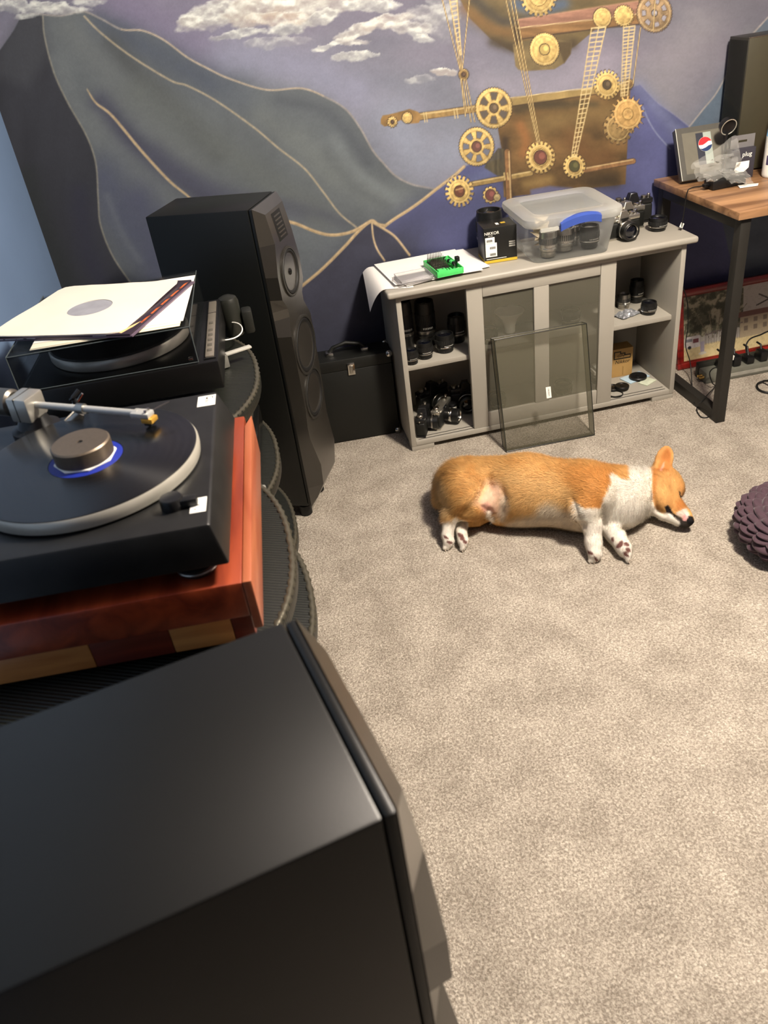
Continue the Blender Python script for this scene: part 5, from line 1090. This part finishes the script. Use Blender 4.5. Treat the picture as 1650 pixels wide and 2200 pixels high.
# ---------------------------------------------------------------- plum cushion
m = pm('plum_velvet', (66, 44, 54), .75, var=.12, scale=60, sheen=.25)
nu, nv = 360, 96; vs = []; fs = []; Rc, Hc = .185, .06
for j in range(nv+1):
    ph = -PI/2+PI*j/nv; cp = max(0.0, math.cos(ph))
    for i in range(nu):
        th = 2*PI*i/nu; row = (j/nv)*15; k = int(row); fr_ = row-k
        a_ = th*11+k*PI*.5+.9*math.sin(th*4+k*2.1); pet = abs(math.sin(a_))**.6        # overlapping gathered tucks, each row shifted
        prof = math.sin(PI*min(1, fr_*1.15))**.7 if fr_ < .87 else 0
        d_ = .018*pet*prof*(.4+.6*cp)
        r_ = Rc*cp**.7+d_*cp+.0; z = Hc*math.copysign(abs(math.sin(ph))**.8, math.sin(ph))+d_*math.sin(ph)*.8
        vs.append((r_*math.cos(th), r_*math.sin(th), max(0.0, z+Hc+.006)))
pv = vs
for j in range(nv):
    for i in range(nu): a = j*nu+i; b_ = j*nu+(i+1) % nu; fs.append((a, b_, b_+nu, a+nu))
tag(MB().add(pv, fs).build('floor_cushion', m, None, ang=1.0, loc=(1.385, 1.60, 0)), 'round ruffled plum purple cushion on the carpet at the right edge', 'cushion')
# ---------------------------------------------------------------- the sleeping corgi: one skin grown round a skeleton (smooth union of tapered limbs, then surface nets)
def DP(px, py, z): return np.array(at(px, py, 2, z))
G0 = np.array([.36, 1.62, -.005]); HS = .004; DIM = (215, 160, 76)
gx_, gy_, gz2 = [G0[i]+HS*np.arange(DIM[i]) for i in range(3)]
PX3 = np.stack(np.meshgrid(gx_, gy_, gz2, indexing='ij'), -1).astype(np.float32)
field = np.full(DIM, .25, np.float32)
def box_idx(lo, hi):
    a = np.maximum(((np.asarray(lo)-G0)/HS).astype(int), 0); b_ = np.minimum(((np.asarray(hi)-G0)/HS).astype(int)+2, DIM); return tuple(slice(a[i], b_[i]) for i in range(3))
def merge(sl, d, k):
    f = field[sl]; h = np.clip(.5+.5*(f-d)/k, 0, 1); field[sl] = f*(1-h)+d*h-k*h*(1-h)
def limb(a, b, ra, rb, k=.02, sq=1.0):
    a = np.asarray(a, np.float32); b = np.asarray(b, np.float32); m_ = max(ra, rb)+.06
    sl = box_idx(np.minimum(a, b)-m_, np.maximum(a, b)+m_); p = PX3[sl]; ab = b-a
    t = np.clip(((p-a)@ab)/(ab@ab+1e-9), 0, 1); dv = p-a-t[..., None]*ab
    if sq != 1.0: dv[..., 2] /= sq
    merge(sl, np.sqrt((dv**2).sum(-1))-(ra+(rb-ra)*t), k)
def ell(c, r, axes=None, k=.02, sub=False):
    c = np.asarray(c, np.float32); r = np.asarray(r, np.float32); m_ = r.max()+.06
    sl = box_idx(c-m_, c+m_); p = PX3[sl]-c
    if axes is not None: p = p@np.asarray(axes, np.float32).T
    q = np.sqrt(((p/r)**2).sum(-1)); q2 = np.sqrt(((p/(r*r))**2).sum(-1))+1e-6; d = q*(q-1)/q2
    if sub:
        f = field[sl]; h = np.clip(.5-.5*(f+d)/k, 0, 1); field[sl] = f*(1-h)-d*h+k*h*(1-h)
    else: merge(sl, d, k)
ua = np.array([.871, -.493, 0]); va = np.array([.493, .871, 0]); za = np.array([0, 0, 1.])
# trunk
limb(DP(1014, 1040, .098), DP(1130, 1053, .104), .086, .107, .03); limb(DP(1130, 1053, .104), DP(1255, 1066, .104), .107, .102, .03)
limb(DP(1255, 1066, .102), DP(1330, 1068, .088), .102, .088, .03); limb(DP(1330, 1066, .088), DP(1384, 1056, .074), .086, .068, .03)
ell(DP(1335, 1092, .07), (.055, .055, .06), k=.035)                    # forechest
ell(DP(988, 1040, .095), (.076, .076, .076), k=.03)                     # rump
limb(DP(962, 1040, .075), DP(950, 1072, .055), .042, .026, .03)         # tail stub fluff
ell(DP(1100, 1085, .075), (.09, .05, .065), k=.03)                      # belly
# right hind leg (uppermost): thigh, shank, hock, paw
limb(DP(1000, 1052, .130), DP(1012, 1078, .115), .075, .058, .03); limb(DP(1008, 1078, .112), DP(972, 1104, .085), .050, .025, .022)
limb(DP(969, 1105, .080), DP(964, 1128, .056), .0215, .0185, .016); limb(DP(964, 1128, .056), DP(961, 1150, .034), .0185, .0185, .01)
limb(DP(961, 1150, .032), DP(963, 1164, .022), .0185, .0165, .006)
# left hind leg (underneath)
limb(DP(1056, 1088, .05), DP(1022, 1108, .040), .042, .033, .012); limb(DP(1022, 1109, .038), DP(995, 1120, .032), .031, .022, .008)
limb(DP(993, 1120, .032), DP(991, 1142, .028), .0195, .0175, .005); limb(DP(991, 1142, .028), DP(995, 1164, .022), .0175, .017, .005)
# flap of skin before the thigh
limb(DP(1066, 1082, .075), DP(1070, 1114, .045), .034, .011, .02)
# right fore leg (uppermost)
ell(DP(1268, 1052, .150), (.062, .062, .055), k=.035); limb(DP(1272, 1066, .150), DP(1256, 1092, .130), .048, .036, .03)
limb(DP(1256, 1094, .128), DP(1272, 1128, .082), .036, .0275, .016); limb(DP(1272, 1128, .082), DP(1275, 1165, .045), .0265, .0235, .014); limb(DP(1275, 1165, .044), DP(1278, 1188, .026), .0235, .021, .012)
limb(DP(1246, 1085, .140), DP(1236, 1078, .145), .018, .007, .016)       # elbow tuft
# left fore leg (underneath)
limb(DP(1300, 1118, .05), DP(1322, 1148, .036), .036, .027, .016); limb(DP(1322, 1148, .036), DP(1342, 1180, .028), .026, .0235, .012)
# neck, skull, muzzle
limb(DP(1384, 1056, .074), DP(1415, 1050, .068), .066, .056, .03)
fwd = DP(1476, 1116, .045)-DP(1418, 1030, .06); fwd /= np.linalg.norm(fwd)
dors = np.array([fwd[1]*-1, fwd[0], 0]); dors = np.array([-fwd[1], fwd[0], 0.0]); dors /= np.linalg.norm(dors); lat = np.cross(fwd, dors)
AX = np.stack([fwd, dors, lat])
ell(DP(1431, 1042, .066), (.066, .048, .056), AX, .022)                  # skull
ell(DP(1420, 1076, .070), (.044, .036, .050), AX, .022)                   # cheek
ell(DP(1450, 1048, .080), (.030, .026, .030), AX, .016)                  # brow
limb(DP(1440, 1080, .058), DP(1470, 1108, .046), .034, .0205, .018); limb(DP(1470, 1108, .046), DP(1480, 1118, .042), .0205, .015, .01)
limb(DP(1428, 1102, .042), DP(1462, 1121, .032), .024, .0145, .014); limb(DP(1462, 1121, .032), DP(1474, 1126, .028), .0145, .012, .01)   # lower jaw
ell(DP(1481.5, 1118, .042), (.0115, .0115, .0115), k=.006)              # nose
# mouth slit and closed eye as grooves
def groove(pts, r, k=.006):
    for a, b_ in zip(pts[:-1], pts[1:]):
        a = np.asarray(a, np.float32); b_ = np.asarray(b_, np.float32); sl = box_idx(np.minimum(a, b_)-.03, np.maximum(a, b_)+.03); p = PX3[sl]; ab = b_-a
        t = np.clip(((p-a)@ab)/(ab@ab+1e-9), 0, 1); d = np.sqrt(((p-a-t[..., None]*ab)**2).sum(-1))-r
        f = field[sl]; h = np.clip(.5-.5*(f+d)/k, 0, 1); field[sl] = f*(1-h)-d*h+k*h*(1-h)
# ear: a pricked leaf, hollow towards the camera
eb = DP(1421, 1014, .108); et = DP(1434, 958, .175); ev = et-eb; el = np.linalg.norm(ev); ev /= el
vw = np.array([0, 0, CAMH])-eb; vw /= np.linalg.norm(vw); en = vw-ev*(vw@ev); en /= np.linalg.norm(en); es = np.cross(ev, en)
EA = np.stack([ev, es, en]); ec = eb+ev*el*.46
ell(ec, (el*.56, .0275, .0095), EA, .010); ell(ec+en*.0085-ev*.004, (el*.42, .019, .0065), EA, .004, True)
ell(eb+ev*.004, (.022, .030, .018), EA, .014)
# toes
def toes(c, dirv, side, r=.0085, n=4, spread=.0105):
    c = np.asarray(c); dirv = dirv/np.linalg.norm(dirv); side = side/np.linalg.norm(side); o = []
    for i in range(n):
        s_ = (i-(n-1)/2); p = c+side*s_*spread+dirv*(.014-abs(s_)*.0035); p[2] = max(p[2], r*.8); limb(c+side*s_*spread*.6, p, r, r*.9, .005); o.append(p+dirv*r*.8)
    return o
dn = DP(1278, 1200, .01)-DP(1275, 1165, .045)
TOE = toes(DP(1278, 1192, .022), dn, np.array([.75, -.1, .45])) + toes(DP(1347, 1187, .026), DP(1352, 1194, .02)-DP(1335, 1170, .03), np.array([.25, .35, .8])) \
    + toes(DP(963, 1164, .021), DP(966, 1173, .012)-DP(962, 1150, .032), np.array([.8, .2, .4])) + toes(DP(996, 1165, .022), DP(996, 1172, .014)-DP(989, 1145, .028), np.array([.55, .3, .7]))
# creases where one limb lies on another (found on the skin by walking down the line of sight)
def skin(px, py):
    d0 = CF+(px-825)/FPX*CR-(py-1100)/FPX*CU; d0 = d0/np.linalg.norm(d0); o0 = np.array([0, 0, CAMH])
    for t in np.arange(1.9, 3.1, .002):
        g = ((o0+d0*t-G0)/HS).astype(int)
        if (g >= 0).all() and (g < DIM).all() and field[tuple(g)] < 0: return o0+d0*t
    return None
def crease(pts, r, k):
    p = [skin(*q) for q in pts]; p = [q for q in p if q is not None]
    if len(p) > 1: groove(p, r, k)
crease([(1052, 1030), (1046, 1046), (1034, 1064), (1020, 1082), (1004, 1098), (990, 1108)], .005, .022)
crease([(1082, 1050), (1088, 1070), (1084, 1094), (1076, 1108)], .002, .02); crease([(1036, 1090), (1052, 1098), (1064, 1112)], .002, .016)
crease([(1234, 1072), (1240, 1092), (1248, 1112), (1256, 1132)], .003, .014); crease([(1298, 1088), (1297, 1108), (1299, 1128)], .003, .014)
crease([(1404, 1012), (1401, 1040), (1404, 1072), (1414, 1096), (1428, 1106)], .002, .016); crease([(1330, 1136), (1350, 1136), (1372, 1126), (1384, 1112)], .002, .014)
crease([(1432, 1092), (1438, 1101), (1448, 1108), (1460, 1114)], .0015, .006); crease([(1457, 1052), (1461, 1061), (1465, 1073)], .001, .006)
crease([(1412, 1016), (1424, 1020), (1436, 1018)], .002, .012)
# flatten on the carpet
PZ = PX3[..., 2]; field = np.maximum(field, -(PZ-.0015))
# surface nets
def surface_nets(f):
    s = f < 0; nx, ny, nz = f.shape
    c = np.zeros((nx-1, ny-1, nz-1), np.int8)
    offs = [(i, j, k) for i in (0, 1) for j in (0, 1) for k in (0, 1)]
    for i, j, k in offs: c += s[i:nx-1+i, j:ny-1+j, k:nz-1+k]
    act = (c > 0) & (c < 8); idx = -np.ones(act.shape, np.int64); A = np.argwhere(act); idx[tuple(A.T)] = np.arange(len(A))
    acc = np.zeros((len(A), 3)); cnt = np.zeros(len(A))
    for (a, b_) in [(p, q) for n_, p in enumerate(offs) for q in offs[n_+1:] if sum(abs(p[i]-q[i]) for i in range(3)) == 1]:
        fa = f[A[:, 0]+a[0], A[:, 1]+a[1], A[:, 2]+a[2]]; fb = f[A[:, 0]+b_[0], A[:, 1]+b_[1], A[:, 2]+b_[2]]
        m_ = (fa < 0) != (fb < 0); t = np.where(m_, fa/(fa-fb+1e-12), 0)
        p = np.array(a)+t[:, None]*(np.array(b_)-np.array(a)); acc[m_] += p[m_]; cnt[m_] += 1
    V_ = A+acc/cnt[:, None]; Q = []
    for ax in range(3):
        o1, o2 = [(1, 2), (2, 0), (0, 1)][ax]
        sh = [slice(0, None)]*3; s0 = list(sh); s1 = list(sh); s0[ax] = slice(0, -1); s1[ax] = slice(1, None)
        e = np.argwhere(s[tuple(s0)] != s[tuple(s1)])
        e = e[(e[:, o1] > 0) & (e[:, o2] > 0) & (e[:, o1] < f.shape[o1]-1) & (e[:, o2] < f.shape[o2]-1)]
        inn = s[tuple(e.T)]
        def cell(d1, d2):
            g = e.copy(); g[:, o1] -= d1; g[:, o2] -= d2; return idx[tuple(g.T)]
        q = np.stack([cell(1, 1), cell(0, 1), cell(0, 0), cell(1, 0)], 1); q[~inn] = q[~inn][:, ::-1]; Q.append(q)
    return V_, np.concatenate(Q)
V_, Q = surface_nets(field); V_ = G0+HS*V_
# smooth once or twice, keeping the fine parts
def smooth_v(V_, Q, lam):
    acc = np.zeros_like(V_); n_ = np.zeros(len(V_))
    for i in range(4):
        a, b_ = Q[:, i], Q[:, (i+1) % 4]; np.add.at(acc, a, V_[b_]); np.add.at(n_, a, 1); np.add.at(acc, b_, V_[a]); np.add.at(n_, b_, 1)
    return V_*(1-lam)+lam*acc/n_[:, None]
V_ = smooth_v(V_, Q, .5); V_ = smooth_v(V_, Q, .35)
V_[:, 2] = np.maximum(V_[:, 2], .001)
n1_ = np.cross(V_[Q[:, 2]]-V_[Q[:, 0]], V_[Q[:, 3]]-V_[Q[:, 1]]); VN = np.zeros_like(V_)
for i in range(4): np.add.at(VN, Q[:, i], n1_)
VN /= np.linalg.norm(VN, axis=1)[:, None]+1e-12
# coat markings (they belong to the dog, painted on its skin)
DU, DV = project(V_)
def pmask(pts, soft, U=None, V=None, curve=True):
    U = DU if U is None else U; V = DV if V is None else V
    p = cr(pts+[pts[0]], 5) if curve else np.array(pts, float); d = np.full(len(U), 1e9); ins = np.zeros(len(U), bool)
    for i in range(len(p)):
        a, b_ = p[i], p[(i+1) % len(p)]; e = b_-a; L = e@e+1e-9; t = np.clip(((U-a[0])*e[0]+(V-a[1])*e[1])/L, 0, 1)
        d = np.minimum(d, np.hypot(U-a[0]-t*e[0], V-a[1]-t*e[1]))
        cc = (a[1] > V) != (b_[1] > V); xx = a[0]+(V-a[1])*e[0]/(e[1] if abs(e[1]) > 1e-9 else 1e-9); ins ^= cc & (U < xx)
    return np.clip(.5+np.where(ins, d, -d)/(2*soft), 0, 1)
def coat(U, V, Pz, nrm):
    n_ = len(U); c = np.zeros((n_, 3)); c[:] = (218, 166, 98)
    j1_ = fbm(U/22, V/14, 5); j2_ = fbm(U/5, V/9, 6)
    def bl(col_, m_): m_ = np.clip(m_, 0, 1)[:, None]; c[:] = c*(1-m_)+np.asarray(col_, float)*m_
    U2 = U+5*(fbm(U/7, V/7, 8)-.5); V2 = V+5*(fbm(U/7, V/7, 9)-.5)
    pm_ = lambda pts, soft, curve=True: pmask(pts, soft, U2, V2, curve)
    bl((206, 146, 78), np.clip((j1_-.45)*2.2, 0, .55)); bl((230, 186, 122), pm_([(1040, 1020), (1120, 1010), (1220, 1040), (1240, 1090), (1140, 1100), (1085, 1080)], 22)*.7)
    bl((206, 140, 70), pm_([(1225, 1000), (1310, 1000), (1320, 1020), (1310, 1050), (1295, 1092), (1240, 1092), (1240, 1060), (1215, 1030)], 10)*.75)
    bl((222, 186, 134), pm_([(938, 1020), (962, 1040), (972, 1100), (955, 1110), (935, 1080)], 9)*.8)           # rump fluff
    WH = (240, 230, 212)
    bl(WH, pm_([(1352, 985), (1353, 1012), (1354, 1033), (1343, 1031), (1332, 1026), (1318, 1019), (1311, 1024), (1313, 1040), (1306, 1056), (1298, 1070), (1291, 1091), (1276, 1091), (1261, 1093), (1244, 1083), (1236, 1074), (1233, 1080), (1238, 1100), (1250, 1150), (1255, 1215), (1375, 1220), (1392, 1150), (1440, 1150), (1480, 1140), (1475, 1125), (1448, 1108), (1434, 1100), (1424, 1104), (1412, 1094), (1405, 1075), (1402, 1050), (1403, 1030), (1406, 1004), (1395, 985)], 2.2, False))
    bl((232, 216, 190), pm_([(1085, 1124), (1110, 1112), (1150, 1104), (1165, 1084), (1190, 1080), (1215, 1092), (1240, 1096), (1246, 1150), (1085, 1150)], 9)*.9)
    bl((236, 222, 200), pm_([(1075, 1062), (1092, 1064), (1098, 1090), (1090, 1116), (1078, 1114), (1070, 1090)], 6)*.8)
    bl((226, 188, 160), pm_([(1048, 1034), (1070, 1036), (1084, 1054), (1076, 1078), (1072, 1104), (1050, 1104), (1032, 1088), (1024, 1080), (1036, 1056)], 10)*.9)
    bl((212, 150, 140), pm_([(1034, 1084), (1050, 1082), (1060, 1100), (1050, 1104), (1036, 1094)], 4)*.6)
    bl((236, 224, 204), pm_([(1042, 1098), (1056, 1098), (1070, 1122), (1052, 1116)], 3)*.9)
    bl((226, 190, 140), pm_([(1034, 1036), (1048, 1040), (1020, 1080), (1010, 1080)], 6)*.5)
    bl(WH, pm_([(946, 1119), (960, 1117), (973, 1116), (981, 1106), (986, 1112), (990, 1116), (1000, 1117), (1006, 1124), (1008, 1190), (940, 1190)], 2, False))
    # face
    bl((196, 140, 80), pm_([(1400, 1000), (1412, 960), (1440, 950), (1448, 1010), (1470, 1040), (1480, 1080), (1474, 1100), (1450, 1100), (1432, 1088), (1412, 1094), (1402, 1070)], 3)*(.75*(1-np.clip((V-1096)/8, 0, 1))))
    bl((218, 166, 100), pm_([(1408, 1030), (1440, 1020), (1460, 1060), (1430, 1090), (1412, 1080)], 8)*.7); bl((176, 104, 46), pm_([(1452, 1078), (1472, 1076), (1472, 1096), (1455, 1096)], 4)*.6)
    bl((178, 110, 52), pm_([(1403, 1005), (1412, 1014), (1408, 1060), (1402, 1070)], 3)*.6)
    bl((226, 208, 190), pm_([(1452, 1104), (1462, 1097), (1476, 1094), (1482, 1106), (1478, 1114), (1462, 1113)], 2.2)*.95)
    bl((46, 40, 36), pm_([(1448, 1109), (1456, 1108), (1464, 1114), (1474, 1116), (1480, 1118), (1492, 1122), (1480, 1137), (1458, 1134), (1462, 1124), (1455, 1116)], 1.6)*.95)
    bl((226, 166, 158), pm_([(1467, 1108), (1472, 1105), (1477, 1109), (1474, 1119), (1468, 1119)], 1.2))
    bl((22, 20, 20), pm_([(1476, 1114), (1481, 1108), (1490, 1114), (1492, 1124), (1484, 1128), (1476, 1123)], 1.2))
    bl((34, 28, 26), pm_([(1428, 1090), (1434, 1086), (1440, 1091), (1446, 1102), (1452, 1108), (1449, 1111), (1440, 1104), (1432, 1102)], 1.4)); bl((40, 28, 20), pm_([(1457, 1053), (1459, 1054), (1463.5, 1062), (1465.5, 1072), (1463, 1073), (1460.5, 1064)], .8, False))
    # ear inside
    bl((190, 120, 62), pm_([(1410, 1012), (1420, 985), (1433, 962), (1442, 975), (1440, 1000), (1436, 1012)], 3)*.95); bl((226, 160, 138), pm_([(1418, 1010), (1421, 1000), (1427, 994), (1426, 1004), (1421, 1013)], 1.8)*.8)
    # pads
    PAD = (104, 66, 58)
    for q in ([(1324, 1172), (1332, 1163), (1338, 1162), (1338, 1172), (1330, 1178), (1324, 1177)], [(1340, 1166), (1346, 1165), (1352, 1170), (1349, 1174), (1342, 1172)], [(1344, 1177), (1350, 1176), (1355, 1181), (1352, 1187), (1346, 1185)], [(1338, 1185), (1345, 1185), (1352, 1196), (1342, 1194)],
              [(1313, 1154), (1318, 1154), (1319, 1163), (1314, 1162)], [(1262, 1182), (1272, 1186), (1274, 1192), (1264, 1190)], [(1276, 1194), (1282, 1198), (1284, 1206), (1278, 1203)], [(953, 1149), (962, 1154), (963, 1158), (955, 1156)], [(960, 1161), (972, 1164), (970, 1169), (960, 1166)],
              [(983, 1144), (994, 1148), (996, 1154), (986, 1154)], [(988, 1152), (996, 1152), (997, 1160), (989, 1160)], [(996, 1158), (1004, 1164), (1000, 1169), (994, 1164)]):
        bl(PAD, pmask(q, 1.0, U, V)*.95)
    return c*(1+.18*(j2_-.5))[:, None]
cc = coat(DU, DV, V_[:, 2], VN)
me = bpy.data.meshes.new('body'); me.from_pydata(V_.tolist(), [], Q.tolist()); me.shade_smooth()
DOGK = np.array([DOG_R, DOG_G, DOG_B])
set_paint(me, np.clip(srgb2lin(cc)*DOGK, .003, .92).astype(np.float32)); me.materials.append(attr_mat('dog_skin', .75, .15, .3, 260))
dog = thing('dog', 'orange and white corgi asleep on its side on the carpet', 'dog', (0, 0, 0))
dog.location = (.75, 1.95, 0); Minv = Matrix.Translation((-.75, -1.95, 0)); me.transform(Minv)
o = bpy.data.objects.new('body', me); C.objects.link(o); o.parent = dog
# fur: short hairs lying along the coat
rng = np.random.default_rng(3); tri = np.concatenate([Q[:, [0, 1, 2]], Q[:, [0, 2, 3]]]); ar = np.linalg.norm(np.cross(V_[tri[:, 1]]-V_[tri[:, 0]], V_[tri[:, 2]]-V_[tri[:, 0]]), axis=1)
vis = VN[tri[:, 0]]@np.array([-.25, -.75, .6]) > -.45; ar = ar*vis
NF = 170000; f_ = rng.choice(len(tri), NF, p=ar/ar.sum()); r1, r2 = np.sqrt(rng.random(NF)), rng.random(NF)
w3 = np.stack([1-r1, r1*(1-r2), r1*r2], 1); root = (V_[tri[f_]]*w3[..., None]).sum(1); nrm = (VN[tri[f_]]*w3[..., None]).sum(1); nrm /= np.linalg.norm(nrm, axis=1)[:, None]
fu, fv = project(root); fc_ = coat(fu, fv, root[:, 2], nrm)
flow = np.tile(-ua, (NF, 1))                                     # the coat lies from the head towards the tail
flow[fu > 1400] = np.array([-.35, .75, .25]); legs = (fv > 1118) & (fu < 1400); flow[legs] = np.array([.1, -.75, -.6])
bel = (fv+10*rng.normal(size=NF) > 1082) & (fu > 1060) & (fu < 1240); flow[bel] = -ua*.55-va*.6-za*.35
rmp = fu < 985; flow[rmp & ~legs] = -ua*.5-za*.5-va*.3
chest = (fu > 1300) & (fu < 1400) & (fv+22*rng.normal(size=NF) > 1085); flow[chest] = -va*.7-za*.6-ua*.15
flow = flow-nrm*(flow*nrm).sum(1)[:, None]; flow /= np.linalg.norm(flow, axis=1)[:, None]+1e-9
flow += .30*rng.normal(size=(NF, 3))*np.array([1, 1, 1]); lift = .30+.2*rng.random(NF)
ln = .011+.005*rng.random(NF); ln[fu > 1400] *= .5; ln[legs] *= .42; ln[bel] *= 1.5; ln[rmp & ~legs] *= 1.7; ln[chest] *= 1.1
pink = np.zeros(NF)
for q in ([(1044, 1040), (1070, 1040), (1080, 1056), (1072, 1100), (1040, 1095), (1030, 1082)],): pink = np.maximum(pink, pmask(q, 4, fu, fv))
bare = (pink > .5) | (fc_.sum(1) < 260) | ((fu > 1474) & (fv > 1100)) | ((fu > 1410) & (fv < 1008))
ln[bare] *= .2
d_ = flow+nrm*lift[:, None]; d_ /= np.linalg.norm(d_, axis=1)[:, None]; tip = root+d_*ln[:, None]; tip[:, 2] = np.maximum(tip[:, 2], .002)
sd_ = np.cross(d_, nrm); sd_ /= np.linalg.norm(sd_, axis=1)[:, None]+1e-9; wd_ = .00042
hv_ = np.stack([root-sd_*wd_-nrm*.0008, root+sd_*wd_-nrm*.0008, tip], 1).reshape(-1, 3)-np.array([.75, 1.95, 0])
tone = (1+.22*(rng.random(NF)-.45))[:, None]; hc = np.clip(srgb2lin(np.clip(fc_*tone, 0, 255))*DOGK, .003, .95); hc = np.repeat(hc, 3, axis=0)
me = bpy.data.meshes.new('fur'); me.vertices.add(NF*3); me.vertices.foreach_set('co', hv_.astype(np.float32).ravel()); me.loops.add(NF*3); me.loops.foreach_set('vertex_index', np.arange(NF*3, dtype=np.int32))
me.polygons.add(NF); me.polygons.foreach_set('loop_start', np.arange(0, NF*3, 3, dtype=np.int32)); me.update(calc_edges=True)
# hairs shade like the coat they lie on
nn = np.repeat(nrm, 3, axis=0); me.normals_split_custom_set_from_vertices(nn.tolist())
set_paint(me, hc.astype(np.float32)); me.materials.append(attr_mat('dog_hair', .7, .2)); o = bpy.data.objects.new('fur', me); C.objects.link(o); o.parent = dog; stuff(o)
claw = pm('claw_horn', (196, 178, 160), .35, var=.1)
DO = Vector((.75, 1.95, 0))
for i, p in enumerate(TOE):
    p = Vector(p)-DO; dv = (Vector((0, -.7, -.5))).normalized()
    MB().cyl(p-dv*.004, p+dv*.005, .0024, .0008, 8).build('claw', claw, dog)
